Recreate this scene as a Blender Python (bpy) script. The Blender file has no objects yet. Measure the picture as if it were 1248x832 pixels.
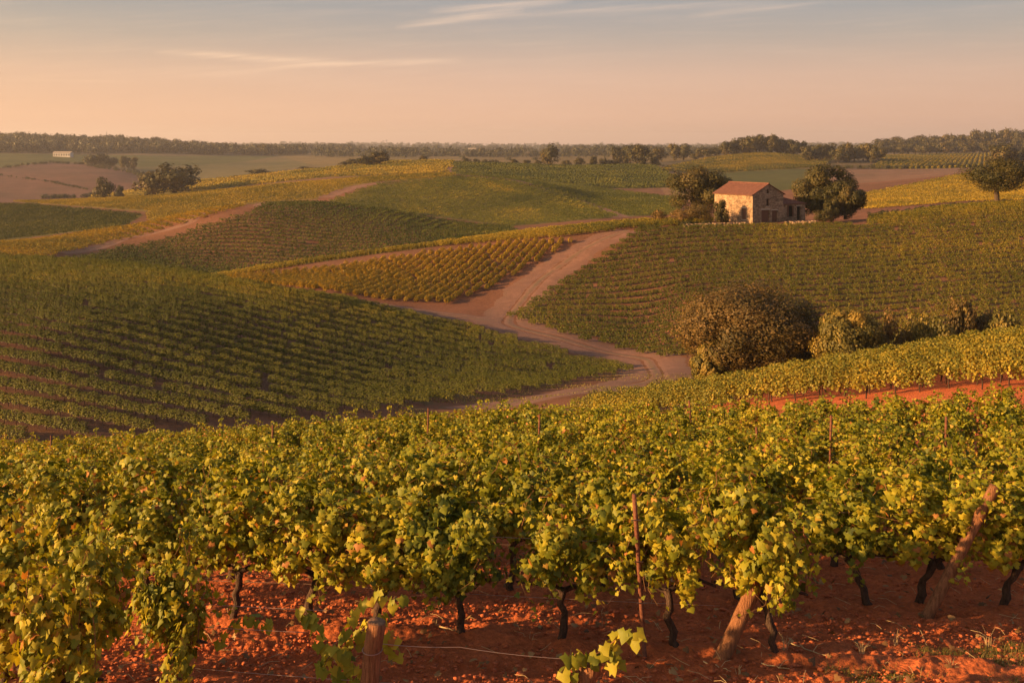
import bpy, math, random
import numpy as np
from mathutils import Vector

random.seed(7)
RNG = np.random.default_rng(7)
SC = bpy.context.scene
COL = SC.collection
R = math.radians

# ------------------------------------------------------------------ camera
F = 1300.0; CX = 624.0; HV = 178.0            # focal length, centre and horizon in photograph pixels
cd = bpy.data.cameras.new('camera'); cam = bpy.data.objects.new('camera', cd); COL.objects.link(cam)
cd.sensor_width = 36.0; cd.lens = 36.0 * F / 1248.0
cd.shift_y = -(416 - HV) / 1248.0
cd.clip_start = 0.1; cd.clip_end = 60000
cam.location = (0, 0, 0); cam.rotation_euler = (R(90), 0, 0)
SC.camera = cam

# ------------------------------------------------------------------ light
SUN_EL = R(13.2); SUN_AZ = R(17)               # low, from the left and a little behind the camera
SD = Vector((-math.cos(SUN_AZ) * math.cos(SUN_EL), -math.sin(SUN_AZ) * math.cos(SUN_EL), math.sin(SUN_EL)))
sl = bpy.data.lights.new('sun', 'SUN'); sun = bpy.data.objects.new('sun', sl); COL.objects.link(sun)
sl.energy = 5.0; sl.angle = R(0.6); sl.color = (1.0, 0.56, 0.23)
sun.rotation_euler = SD.to_track_quat('Z', 'Y').to_euler()
SC.view_settings.view_transform = 'Standard'
SC.view_settings.look = 'None'
SC.view_settings.gamma = 1.0
SC.view_settings.use_curve_mapping = False
SC.view_settings.exposure = 1.3

world = bpy.data.worlds.new('World'); SC.world = world; world.use_nodes = True

class NT:
    """small helper for node trees"""
    def __init__(s, tree): s.t = tree; s.t.nodes.clear()
    def n(s, typ, **kw):
        nd = s.t.nodes.new(typ)
        for k, v in kw.items():
            if k.startswith('i_'):
                key = k[2:]
                key = int(key) if key.isdigit() else key.replace('_', ' ')
                if hasattr(v, 'is_output'): s.t.links.new(v, nd.inputs[key])
                else: nd.inputs[key].default_value = v
            else: setattr(nd, k, v)
        return nd
    def l(s, a, b): s.t.links.new(a, b)
    def m(s, op, a, b=None, c=None, clamp=False):
        nd = s.t.nodes.new('ShaderNodeMath'); nd.operation = op; nd.use_clamp = clamp
        for i, v in enumerate((a, b, c)):
            if v is None: continue
            if hasattr(v, 'is_output'): s.t.links.new(v, nd.inputs[i])
            else: nd.inputs[i].default_value = v
        return nd.outputs[0]
    def mix(s, f, a, b, mode='MIX'):
        nd = s.t.nodes.new('ShaderNodeMix'); nd.data_type = 'RGBA'; nd.blend_type = mode
        for sock, v in ((nd.inputs[0], f), (nd.inputs[6], a), (nd.inputs[7], b)):
            if hasattr(v, 'is_output'): s.t.links.new(v, sock)
            elif isinstance(v, (tuple, list)): sock.default_value = (v[0], v[1], v[2], 1)
            else: sock.default_value = v
        return nd.outputs[2]
    def ramp(s, f, stops, interp='LINEAR'):
        nd = s.t.nodes.new('ShaderNodeValToRGB'); cr = nd.color_ramp; cr.interpolation = interp
        while len(cr.elements) < len(stops): cr.elements.new(0.5)
        for e, (p, c) in zip(cr.elements, stops):
            e.position = p; e.color = (c, c, c, 1) if isinstance(c, (int, float)) else (c[0], c[1], c[2], 1)
        s.t.links.new(f, nd.inputs[0]); return nd.outputs[0]

def srgb(r, g, b):
    f = lambda c: (c / 255 / 12.92) if c / 255 <= 0.04045 else ((c / 255 + 0.055) / 1.055) ** 2.4
    return (f(r), f(g), f(b))

def build_world():
    w = NT(world.node_tree)
    tc = w.n('ShaderNodeTexCoord'); sep = w.n('ShaderNodeSeparateXYZ', i_0=tc.outputs['Generated'])
    X, Y, Z = sep.outputs
    sky = w.n('ShaderNodeTexSky'); sky.sky_type = 'NISHITA'; sky.sun_disc = False
    sky.sun_elevation = SUN_EL; sky.sun_rotation = math.atan2(SD.x, SD.y); sky.dust_density = 3.0; sky.air_density = 1.4
    # evening haze low in the sky: warm band over a grey blue upper sky
    el = w.m('MULTIPLY', Z, 2.0)
    grad = w.ramp(el, [(0.0, srgb(216, 166, 136)), (0.055, srgb(218, 170, 140)), (0.13, srgb(198, 159, 140)),
                       (0.20, srgb(156, 139, 134)), (0.28, srgb(117, 121, 132)), (0.55, srgb(112, 116, 132)), (1.0, srgb(92, 102, 126))])
    # brighter and yellower towards the sun, pinker and darker away from it
    d = w.m('ADD', w.m('MULTIPLY', X, SD.x), w.m('MULTIPLY', Y, SD.y))
    side = w.m('MULTIPLY_ADD', d, 0.5, 0.5, clamp=True)          # 0 away .. 1 towards the sun
    tint = w.ramp(side, [(0.0, (0.70, 0.70, 0.78)), (0.15, (0.79, 0.78, 0.86)), (0.36, (0.93, 0.93, 0.98)), (0.57, (0.98, 0.97, 0.92)), (0.75, (1.15, 1.05, 0.85)), (1.0, (1.9, 1.5, 1.0))])
    base = w.mix(1.0, grad, tint, 'MULTIPLY')
    # thin wisps of high cloud, laid out by compass bearing and height over the horizon
    az = w.m('DIVIDE', X, w.m('MAXIMUM', Y, 0.05)); hz = w.m('DIVIDE', Z, w.m('MAXIMUM', Y, 0.05))
    cv = w.n('ShaderNodeCombineXYZ', i_0=w.m('MULTIPLY', az, 5.0), i_1=w.m('MULTIPLY', hz, 75.0))
    nz = w.n('ShaderNodeTexNoise', i_Vector=cv.outputs[0], i_Scale=1.3, i_Detail=6.0, i_Roughness=0.6)
    cv2 = w.n('ShaderNodeCombineXYZ', i_0=w.m('MULTIPLY', az, 9.0), i_1=w.m('MULTIPLY', w.m('SUBTRACT', hz, w.m('MULTIPLY', az, 0.10)), 260.0))
    nz2 = w.n('ShaderNodeTexNoise', i_Vector=cv2.outputs[0], i_Scale=1.0, i_Detail=5.0, i_Roughness=0.6)
    tot = None
    for (u0, v0, u1, v1, wd, st) in ((185, 63, 430, 77, 4.5, 0.9), (310, 82, 570, 74, 3.8, 0.85), (150, 90, 420, 84, 7.0, 0.3), (0, 97, 180, 100, 1.8, 0.4),
                                     (480, 34, 640, 12, 4.0, 0.75), (520, 14, 700, 0, 5.0, 0.7), (560, 22, 960, 2, 5.5, 0.5),
                                     (830, 22, 1010, 1, 3.0, 0.6), (200, 88, 520, 108, 12.0, 0.16), (700, 90, 1000, 110, 9.0, 0.12)):
        xa, xb = (u0 - CX) / F, (u1 - CX) / F; za, zb = (HV - v0) / F, (HV - v1) / F
        k = (zb - za) / (xb - xa)
        line = w.m('ADD', w.m('MULTIPLY', w.m('SUBTRACT', az, xa), k), za)
        wob = w.m('MULTIPLY', w.m('SUBTRACT', nz.outputs[0], 0.5), wd * 2.2 / F)
        dd = w.m('DIVIDE', w.m('SUBTRACT', w.m('ADD', hz, wob), line), wd / F)
        band = w.m('EXPONENT', w.m('MULTIPLY', w.m('MULTIPLY', dd, dd), -1.0))
        t = w.m('DIVIDE', w.m('SUBTRACT', az, xa), xb - xa, clamp=True)
        fade = w.m('MULTIPLY', w.m('MULTIPLY', t, w.m('SUBTRACT', 1.0, t)), 4.0)
        fade = w.m('POWER', w.m('MAXIMUM', fade, 0.0001), 0.6)
        o = w.m('MULTIPLY', w.m('MULTIPLY', band, fade), st)
        tot = o if tot is None else w.m('ADD', tot, o)
    tot = w.m('MULTIPLY', tot, w.ramp(nz2.outputs[0], [(0.25, 0.15), (0.65, 1.0)]), clamp=True)
    veil = w.m('MULTIPLY', w.ramp(nz.outputs[0], [(0.42, 0.0), (0.75, 1.0)]), w.ramp(nz2.outputs[0], [(0.35, 0.1), (0.65, 1.0)]))
    tot = w.m('MAXIMUM', tot, w.m('MULTIPLY', veil, 0.30))
    base = w.mix(w.m('MULTIPLY', tot, 0.62), base, w.mix(1.0, (0.86, 0.56, 0.38), tint, 'MULTIPLY'))
    bg1 = w.n('ShaderNodeBackground', i_Color=base, i_Strength=0.49)
    bg2 = w.n('ShaderNodeBackground', i_Color=sky.outputs[0], i_Strength=0.022)
    ad = w.n('ShaderNodeAddShader', i_0=bg1.outputs[0], i_1=bg2.outputs[0])
    out = w.n('ShaderNodeOutputWorld'); w.l(ad.outputs[0], out.inputs['Surface'])
build_world()

# ------------------------------------------------------------------ terrain heights
def pchip(x, y, q):
    x = np.asarray(x, float); y = np.asarray(y, float); q = np.clip(q, x[0], x[-1])
    h = np.diff(x); d = np.diff(y) / h
    m = np.zeros_like(x)
    for i in range(1, len(x) - 1):
        if d[i - 1] * d[i] > 0:
            w1 = 2 * h[i] + h[i - 1]; w2 = h[i] + 2 * h[i - 1]
            m[i] = (w1 + w2) / (w1 / d[i - 1] + w2 / d[i])
    m[0] = d[0]; m[-1] = d[-1]
    i = np.clip(np.searchsorted(x, q) - 1, 0, len(h) - 1)
    t = (q - x[i]) / h[i]
    return ((2*t**3 - 3*t**2 + 1) * y[i] + (t**3 - 2*t**2 + t) * h[i] * m[i] + (-2*t**3 + 3*t**2) * y[i+1] + (t**3 - t**2) * h[i] * m[i+1])

# each line runs across the land from left to right at a given distance: (bearing, distance, height)
# 'v' rows give the height by the sight line it lies on, less the vines on top of it
def V(u, Y, v, dz=0.0): return (u, Y, -(v - HV) / F * Y - dz)
LINES = [
    [(-700, 3, -4.5), (1950, 3, -4.5)],
    [(-700, 11.5, -5.35), (1950, 11.5, -5.35)],
    [(-700, 22, -8.1), (0, 22, -8.1), (600, 21, -7.4), (1050, 19, -6.85), (1250, 18, -6.5), (1950, 18, -6.2)],
    [V(-700, 42, 560, 1.4), V(0, 42, 545, 1.4), V(150, 41, 537, 1.4), V(300, 41, 525, 1.4), V(450, 40, 516, 1.4), V(600, 40, 506, 1.4), V(750, 37, 502, 1.4), V(900, 34, 499, 1.4), V(1050, 31, 492, 1.4), V(1250, 28, 482, 1.4), V(1950, 28, 440, 1.4)],
    [(-700, 57, -18.6), (0, 57, -17.8), (300, 58, -17.8), (500, 57, -17.4), (650, 52, -15.4), (750, 50, -13.9), V(900, 48, 500), V(1050, 44.5, 488), V(1250, 41, 472), V(1950, 41, 440)],
    [(-700, 64, -19.6), (0, 64, -19.2), (300, 68, -20.2), (450, 73, -20.8), (600, 76, -20.4), (680, 68, -18.2), V(750, 66, 484, 1.4), V(900, 68, 457, 1.4), V(1050, 70, 430, 1.4), V(1250, 72, 399, 1.4), V(1950, 75, 370, 1.4)],
    [V(-700, 70, 560), V(0, 72, 540), V(150, 76, 531), V(300, 82, 520), V(450, 90, 506), V(600, 103, 486), V(750, 118, 463), V(850, 118, 460), V(950, 112, 462), (1050, 112, -24.5), (1250, 112, -24.0), (1950, 115, -22)],
    [(-700, 108, -16.6), (0, 110, -17.7), (150, 111, -19.3), (300, 113, -21.6), (450, 116, -23.9), (600, 120, -25.6), (700, 124, -26.8), V(850, 126, 449), (950, 126, -26.0), (1050, 125, -25), (1250, 125, -23.5), (1950, 125, -22)],
    [V(-700, 165, 285, 1.4), V(-200, 162, 302, 1.4), V(0, 160, 307, 1.4), V(150, 158, 316, 1.4), V(300, 152, 338, 1.4), V(450, 146, 375, 1.3), V(600, 139, 407, 1.4), V(700, 133, 430, 1.2), V(760, 132, 449), V(850, 136, 432), V(950, 136, 430), (1050, 136, -25.2), (1250, 136, -22.5), (1950, 136, -21)],
    [(-700, 190, -23), (0, 190, -24), (150, 190, -25), (300, 176, -26.2), V(380, 172, 358), V(450, 171, 368), V(600, 160, 388), V(700, 150, 406), V(780, 150, 411), (850, 152, -24.2), (1050, 152, -22.8), (1250, 152, -20.3), (1950, 152, -19)],
    [(-700, 207, -24), (0, 207, -26), (300, 198, -25.2), V(450, 194, 338), V(600, 187, 336), V(700, 182, 338), V(850, 182, 318), V(1050, 182, 306), V(1250, 182, 293), V(1950, 182, 290)],
    [(-700, 225, -26), (0, 225, -27), (150, 222, -27), V(250, 220, 333, 1.3), V(300, 215, 325, 1.3), V(450, 212, 305, 1.3), V(600, 210, 286, 1.3), V(750, 210, 271, 1.0), V(850, 210, 271), V(1060, 208, 268), V(1160, 212, 249, 1.0), V(1250, 215, 242, 1.3), V(1950, 215, 235, 1)],
    [V(-700, 260, 300), V(0, 260, 304), V(150, 260, 320), V(300, 258, 334), V(450, 262, 320), V(600, 262, 300), V(750, 250, 282), (850, 250, -22), (1050, 248, -19), V(1160, 250, 254), V(1250, 255, 250), V(1950, 255, 245)],
    [V(-700, 320, 296, 1.2), V(0, 320, 293, 1.2), V(150, 330, 276, 1.2), V(300, 325, 247, 1.2), V(375, 335, 244, 1.2), V(450, 340, 250, 1.2), V(600, 345, 272, 1.2), (750, 320, -26), (900, 310, -25), (1050, 300, -19), V(1250, 300, 246), V(1950, 300, 244)],
    [V(-700, 385, 290), V(0, 385, 293), V(150, 390, 277), (300, 390, -27), (450, 390, -26), V(600, 385, 277), V(750, 380, 268), V(900, 380, 262), V(1050, 380, 249), V(1250, 380, 240), V(1950, 380, 235)],
    [V(-700, 520, 246), V(0, 520, 248), V(150, 520, 244), V(300, 520, 231), V(450, 520, 218), V(550, 520, 213), V(650, 520, 223), V(750, 520, 243), V(900, 520, 240), V(1050, 520, 226), V(1250, 520, 209), V(1950, 520, 205)],
    [V(-700, 640, 252), V(0, 640, 251), V(150, 640, 247), (300, 640, -27), (450, 640, -22), (600, 640, -21), V(750, 640, 230), V(850, 640, 228), V(1050, 640, 219), V(1250, 640, 207), V(1950, 640, 204)],
    [V(-700, 850, 240), V(0, 850, 242), V(150, 850, 238), V(220, 850, 226), V(300, 850, 215), V(450, 850, 200), V(550, 850, 196), V(680, 850, 204), V(780, 850, 203), V(850, 850, 213), V(950, 850, 210), V(1050, 850, 208), V(1250, 850, 203), V(1950, 850, 200)],
    [V(-700, 1100, 208), V(0, 1100, 212), V(120, 1100, 212), V(220, 1100, 222), V(300, 1100, 214), V(450, 1100, 205), V(600, 1100, 203), V(750, 1100, 199), V(860, 1100, 194), V(930, 1100, 187), V(1000, 1100, 194), V(1080, 1100, 194), V(1250, 1100, 193), V(1950, 1100, 190)],
    [V(-700, 1500, 196), V(0, 1500, 193), V(150, 1500, 198), V(300, 1500, 200), V(450, 1500, 194), V(600, 1500, 193), V(750, 1500, 193), V(900, 1500, 190), V(1080, 1500, 189), V(1250, 1500, 187), V(1950, 1500, 185)],
    [V(-700, 2100, 174), V(0, 2100, 177), V(150, 2100, 180), V(300, 2100, 187), V(450, 2100, 188), V(600, 2100, 189), V(750, 2100, 189), V(900, 2100, 188), V(1080, 2100, 180), V(1250, 2100, 173), V(1950, 2100, 172)],
    [(u, 3600, -(v - HV) / F * 3600) for u, v in ((-700, 183), (0, 183), (300, 184), (600, 184), (900, 184), (1250, 183), (1950, 183))],
    [(u, 6500, -(v - HV) / F * 6500) for u, v in ((-700, 179), (0, 179.5), (300, 178.5), (500, 178), (650, 180), (800, 180), (1000, 178), (1250, 180), (1950, 179))],
    [(u, 13000, -(v - HV) / F * 13000) for u, v in ((-700, 178.6), (1950, 178.6))],
]
UG = np.linspace(-700, 1950, 900)
LG = np.linspace(math.log(3), math.log(13000), 2000)
_Y = np.array([pchip([p[0] for p in L], [p[1] for p in L], UG) for L in LINES])
_Z = np.array([pchip([p[0] for p in L], [p[2] for p in L], UG) for L in LINES])
def _sm(a, k):
    w = np.hanning(k + 2)[1:-1]; w /= w.sum()
    pad = np.pad(a, ((0, 0), (k // 2, k // 2)), mode='edge')
    return np.apply_along_axis(lambda r: np.convolve(r, w, 'valid'), 1, pad)
_Y = _sm(_Y, 31); _Z = _sm(_Z, 31)
TAB = np.zeros((len(UG), len(LG)))
for i in range(len(UG)):
    TAB[i] = pchip(_Y[:, i], _Z[:, i], np.exp(LG))
TAB = _sm(TAB, 9)

def _h(ix, iy, s):
    n = (ix.astype(np.int64) * 374761393 + iy.astype(np.int64) * 668265263 + s * 1442695) & 0xffffffff
    n = ((n ^ (n >> 13)) * 1274126177) & 0xffffffff
    return ((n ^ (n >> 16)) & 0xffffff) / float(0xffffff)
def vnoise(x, y, s=0):
    ix = np.floor(x); iy = np.floor(y); fx = x - ix; fy = y - iy
    fx = fx * fx * (3 - 2 * fx); fy = fy * fy * (3 - 2 * fy)
    a = _h(ix, iy, s); b = _h(ix + 1, iy, s); c = _h(ix, iy + 1, s); d = _h(ix + 1, iy + 1, s)
    return (a * (1 - fx) + b * fx) * (1 - fy) + (c * (1 - fx) + d * fx) * fy - 0.5
def fbm(x, y, o=4, s=0):
    t = 0; a = 1.0
    for k in range(o):
        t = t + a * vnoise(x * 2**k + 13.7 * k, y * 2**k - 7.1 * k, s + k); a *= 0.5
    return t

def terr(x, y):
    """height of the land at world x, y (arrays)"""
    x = np.asarray(x, float); y = np.asarray(y, float)
    ye = np.maximum(y, 8.0)
    u = np.clip(CX + F * x / ye, -700, 1949)
    t = (np.log(np.clip(ye, 3.01, 12990)) - LG[0]) / (LG[1] - LG[0])
    s = (u - UG[0]) / (UG[1] - UG[0])
    i = np.clip(s.astype(int), 0, len(UG) - 2); j = np.clip(t.astype(int), 0, len(LG) - 2)
    a = s - i; b = t - j
    z = (TAB[i, j] * (1 - a) + TAB[i + 1, j] * a) * (1 - b) + (TAB[i, j + 1] * (1 - a) + TAB[i + 1, j + 1] * a) * b
    z = z + np.where(y < 8, (8 - y) * 0.02, 0)
    far = np.clip((y - 30) / 60, 0, 1)
    return z + far * 0.35 * fbm(x / 22, y / 22, 3, 5) + np.clip((y - 900) / 1200, 0, 1) * 9 * fbm(x / 260, y / 260, 3, 9)
def T(x, y): return float(terr(np.array([x]), np.array([y]))[0])
def at_uy(u, Y):
    x = (u - CX) / F * Y; return (x, Y, T(x, Y))
def pix(u, v, y0=9.0, y1=12000):
    """first point of the land on the sight line through photograph pixel u, v"""
    Y = np.exp(np.linspace(math.log(y0), math.log(y1), 3000)); x = (u - CX) / F * Y
    vt = HV - F * terr(x, Y) / Y
    k = np.argmax(vt <= v) if (vt <= v).any() else len(Y) - 1
    return (x[k], Y[k], T(x[k], Y[k]))
def proj(x, y, z): return CX + F * x / y, HV - F * z / y
def inpoly(u, v, poly):
    r = np.zeros(u.shape, bool); n = len(poly)
    for i in range(n):
        x1, y1 = poly[i]; x2, y2 = poly[(i + 1) % n]
        if y1 == y2: continue
        c = ((y1 > v) != (y2 > v)) & (u < (x2 - x1) * (v - y1) / (y2 - y1) + x1)
        r ^= c
    return r

# ------------------------------------------------------------------ object helpers
def mk(name, v, faces, mats, parent=None, attrs=None, midx=None, smooth=False):
    """one mesh object; faces: list of (M,k) index arrays"""
    me = bpy.data.meshes.new(name); v = np.asarray(v, np.float32)
    if not isinstance(faces, list): faces = [faces]
    faces = [np.asarray(f, np.int32) for f in faces if len(f)]
    me.vertices.add(len(v)); me.vertices.foreach_set('co', v.ravel())
    if faces:
        idx = np.concatenate([f.ravel() for f in faces])
        tot = np.concatenate([np.full(len(f), f.shape[1], np.int32) for f in faces])
        st = np.concatenate([[0], np.cumsum(tot)[:-1]]).astype(np.int32)
        me.loops.add(len(idx)); me.loops.foreach_set('vertex_index', idx)
        me.polygons.add(len(tot)); me.polygons.foreach_set('loop_start', st); me.polygons.foreach_set('loop_total', tot)
        if midx is not None: me.polygons.foreach_set('material_index', np.asarray(midx, np.int32))
        if smooth: me.polygons.foreach_set('use_smooth', np.ones(len(tot), bool))
    me.update(calc_edges=True)
    for k, (dom, typ, dat) in (attrs or {}).items():
        a = me.attributes.new(k, typ, dom)
        key = {'FLOAT': 'value', 'INT': 'value', 'FLOAT_VECTOR': 'vector', 'FLOAT_COLOR': 'color'}[typ]
        a.data.foreach_set(key, np.ascontiguousarray(dat, np.int32 if typ == 'INT' else np.float32).ravel())
    for m in (mats if isinstance(mats, (list, tuple)) else [mats]): me.materials.append(m)
    o = bpy.data.objects.new(name, me); COL.objects.link(o)
    if parent: o.parent = parent
    return o
def thing(name, label, cat, loc=(0, 0, 0), rotz=0, group=None):
    o = bpy.data.objects.new(name, None); COL.objects.link(o); o.empty_display_size = 0.3
    o.location = loc; o.rotation_euler = (0, 0, rotz); tag(o, label, cat, group); return o
def tag(o, label, cat, group=None, kind=None):
    if label: o['label'] = label
    if cat: o['category'] = cat
    if group: o['group'] = group
    if kind: o['kind'] = kind
    return o
def dup(root, loc, rotz=0, scale=(1, 1, 1), label=None, cat=None, group=None, name=None):
    r = root.copy(); COL.objects.link(r); r.location = loc; r.rotation_euler = (0, 0, rotz); r.scale = scale
    if name: r.name = name
    for k in ('group',):
        if k in r: del r[k]
    tag(r, label, cat, group)
    for ch in list(root.children):
        c = ch.copy(); COL.objects.link(c); c.parent = r
        for g in ch.children:
            d = g.copy(); COL.objects.link(d); d.parent = c
    return r
def cat_mesh(parts):
    """join (verts, quads) pairs"""
    V_, Q_ = [], []; n = 0
    for v, q in parts:
        V_.append(v); Q_.append(q + n); n += len(v)
    return np.concatenate(V_), np.concatenate(Q_)
def tube(pts, rad, k=7, cap=True, rough=0.0, seed=0):
    pts = np.asarray(pts, float); rad = np.broadcast_to(rad, (len(pts),)).astype(float)
    g = np.random.default_rng(seed)
    t = np.gradient(pts, axis=0); t /= np.linalg.norm(t, axis=1)[:, None] + 1e-9
    ref = np.array([0.3, 1, 0.1]) if abs(t[:, 2]).mean() > 0.5 else np.array([0, 0, 1.0])
    a = np.cross(t, ref); a /= np.linalg.norm(a, axis=1)[:, None] + 1e-9; b = np.cross(t, a)
    th = np.linspace(0, 2 * math.pi, k, endpoint=False)
    rr = rad[:, None] * (1 + rough * (g.random((len(pts), k)) - 0.5))
    v = pts[:, None] + rr[..., None] * (np.cos(th)[None, :, None] * a[:, None] + np.sin(th)[None, :, None] * b[:, None])
    v = v.reshape(-1, 3); q = []
    for i in range(len(pts) - 1):
        for j in range(k):
            q.append((i * k + j, i * k + (j + 1) % k, (i + 1) * k + (j + 1) % k, (i + 1) * k + j))
    if cap:
        for base, c in ((0, pts[0]), ((len(pts) - 1) * k, pts[-1])):
            v = np.vstack([v, c]); ci = len(v) - 1
            for j in range(k): q.append((base + j, base + (j + 1) % k, ci, ci))
    q = np.array(q); return v, q
def mk_tube_obj(name, parts, mat, parent=None, **kw):
    v, q = cat_mesh(parts)
    deg = q[:, 2] == q[:, 3]
    return mk(name, v, [q[~deg], q[deg][:, :3]], mat, parent, smooth=True, **kw)

def quads_cloud(c, nrm, size, g, aspect=0.75, shape='kite'):
    """leaf sized quads at centres c facing nrm"""
    n = len(c); nrm = nrm / (np.linalg.norm(nrm, axis=1)[:, None] + 1e-9)
    r = g.normal(size=(n, 3)); a = np.cross(nrm, r); a /= np.linalg.norm(a, axis=1)[:, None] + 1e-9
    b = np.cross(nrm, a); s = np.broadcast_to(size, (n,))[:, None] * 0.5
    if shape == 'kite':
        P = [c + a * s, c + b * s * aspect + nrm * s * .25, c - a * s * 0.9, c - b * s * aspect + nrm * s * .25]
    v = np.stack(P, 1).reshape(-1, 3); q = np.arange(4 * n).reshape(-1, 4)
    return v, q

# ------------------------------------------------------------------ materials
def leaf_mat(name, dark, mid, light, trans=0.3, field=False, rough=0.55, sat_var=0.0, dry=None):
    m = bpy.data.materials.new(name); m.use_nodes = True; w = NT(m.node_tree)
    at = w.n('ShaderNodeAttribute', attribute_name='rnd')
    f = at.outputs['Fac']
    oi = w.n('ShaderNodeObjectInfo')
    f2 = w.m('ADD', f, w.m('MULTIPLY', w.m('SUBTRACT', oi.outputs['Random'], 0.5), 0.10 if field else 0.22))
    geo = w.n('ShaderNodeNewGeometry')
    nz = w.n('ShaderNodeTexNoise', i_Vector=geo.outputs['Position'], i_Scale=0.06 if field else 0.5, i_Detail=3.0)
    f2 = w.m('ADD', f2, w.m('MULTIPLY', w.m('SUBTRACT', nz.outputs[0], 0.5), 0.65 if field else 0.5))
    if field:
        ti = w.n('ShaderNodeAttribute', attribute_name='tint', attribute_type='INSTANCER')
        f2 = w.m('ADD', f2, w.m('SUBTRACT', ti.outputs['Fac'], 0.5))
    stops = [(0.0, dark), (0.5, mid), (0.95, light)]
    if dry: stops = [(0.0, dark), (0.42, mid), (0.82, light), (0.97, dry)]
    c = w.ramp(f2, stops)
    # leaf mottling
    n2 = w.n('ShaderNodeTexNoise', i_Vector=geo.outputs['Position'], i_Scale=22.0, i_Detail=2.0)
    c = w.mix(w.m('MULTIPLY', n2.outputs[0], 0.45), c, w.mix(1.0, c, (0.6, 0.55, 0.5), 'MULTIPLY'))
    p = w.n('ShaderNodeBsdfPrincipled', i_Base_Color=c, i_Roughness=rough)
    p.inputs['Specular IOR Level'].default_value = 0.25
    tcol = w.mix(1.0, c, (1.5, 1.35, 0.55), 'MULTIPLY')
    t = w.n('ShaderNodeBsdfTranslucent', i_Color=tcol)
    mx = w.n('ShaderNodeMixShader', i_0=trans, i_1=p.outputs[0], i_2=t.outputs[0])
    o = w.n('ShaderNodeOutputMaterial'); w.l(mx.outputs[0], o.inputs[0]); return m

def rough_mat(name, c1, c2, scale=8.0, rough=0.9, bump=0.3, bscale=None, stretch=(1, 1, 1), detail=6.0):
    m = bpy.data.materials.new(name); m.use_nodes = True; w = NT(m.node_tree)
    tc = w.n('ShaderNodeTexCoord'); mp = w.n('ShaderNodeMapping', i_Vector=tc.outputs['Object']); mp.inputs['Scale'].default_value = stretch
    nz = w.n('ShaderNodeTexNoise', i_Vector=mp.outputs[0], i_Scale=scale, i_Detail=detail, i_Roughness=0.65)
    c = w.ramp(nz.outputs[0], [(0.3, c1), (0.7, c2)])
    b = w.n('ShaderNodeTexNoise', i_Vector=mp.outputs[0], i_Scale=bscale or scale * 3, i_Detail=5.0)
    bp = w.n('ShaderNodeBump', i_Strength=bump, i_Distance=0.03, i_Height=b.outputs[0])
    p = w.n('ShaderNodeBsdfPrincipled', i_Base_Color=c, i_Roughness=rough, i_Normal=bp.outputs[0])
    p.inputs['Specular IOR Level'].default_value = 0.2
    o = w.n('ShaderNodeOutputMaterial'); w.l(p.outputs[0], o.inputs[0]); return m

M_VINE = leaf_mat('vine_leaf', (0.055, 0.08, 0.010), (0.22, 0.24, 0.016), (0.52, 0.43, 0.032), 0.30, dry=(0.40, 0.17, 0.04))
M_FIELD = leaf_mat('field_vine_leaf', (0.056, 0.076, 0.014), (0.155, 0.16, 0.022), (0.50, 0.35, 0.035), 0.18, field=True)
M_BARK = rough_mat('vine_bark', (0.035, 0.022, 0.015), (0.12, 0.075, 0.05), 30, bump=0.9, stretch=(1, 1, 0.25))
M_CANE = rough_mat('vine_cane', (0.16, 0.08, 0.03), (0.30, 0.16, 0.06), 30)
M_POST = rough_mat('weathered_post_wood', (0.14, 0.058, 0.026), (0.38, 0.18, 0.085), 14, bump=0.9, stretch=(3, 3, 0.22))
M_POST_END = rough_mat('sawn_post_end', (0.15, 0.075, 0.04), (0.28, 0.16, 0.09), 20, bump=0.5)
M_RUST = rough_mat('rusty_steel', (0.10, 0.035, 0.02), (0.22, 0.09, 0.05), 30, rough=0.7)
M_WIRE = bpy.data.materials.new('galvanised_wire'); M_WIRE.use_nodes = True
_p = M_WIRE.node_tree.nodes['Principled BSDF']; _p.inputs['Base Color'].default_value = (0.36, 0.25, 0.2, 1); _p.inputs['Metallic'].default_value = 0.6; _p.inputs['Roughness'].default_value = 0.4
M_TREE = leaf_mat('oak_leaf', (0.030, 0.036, 0.010), (0.085, 0.076, 0.020), (0.17, 0.12, 0.034), 0.2)
M_TREE_RED = leaf_mat('autumn_bush_leaf', (0.065, 0.058, 0.018), (0.175, 0.120, 0.036), (0.33, 0.20, 0.068), 0.3)
M_SHRUB_Y = leaf_mat('golden_shrub_leaf', (0.065, 0.07, 0.015), (0.17, 0.145, 0.03), (0.38, 0.26, 0.05), 0.25)
M_TRUNK = rough_mat('tree_bark', (0.035, 0.025, 0.018), (0.11, 0.08, 0.055), 3, bump=0.7, stretch=(1, 1, 0.3))

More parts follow.
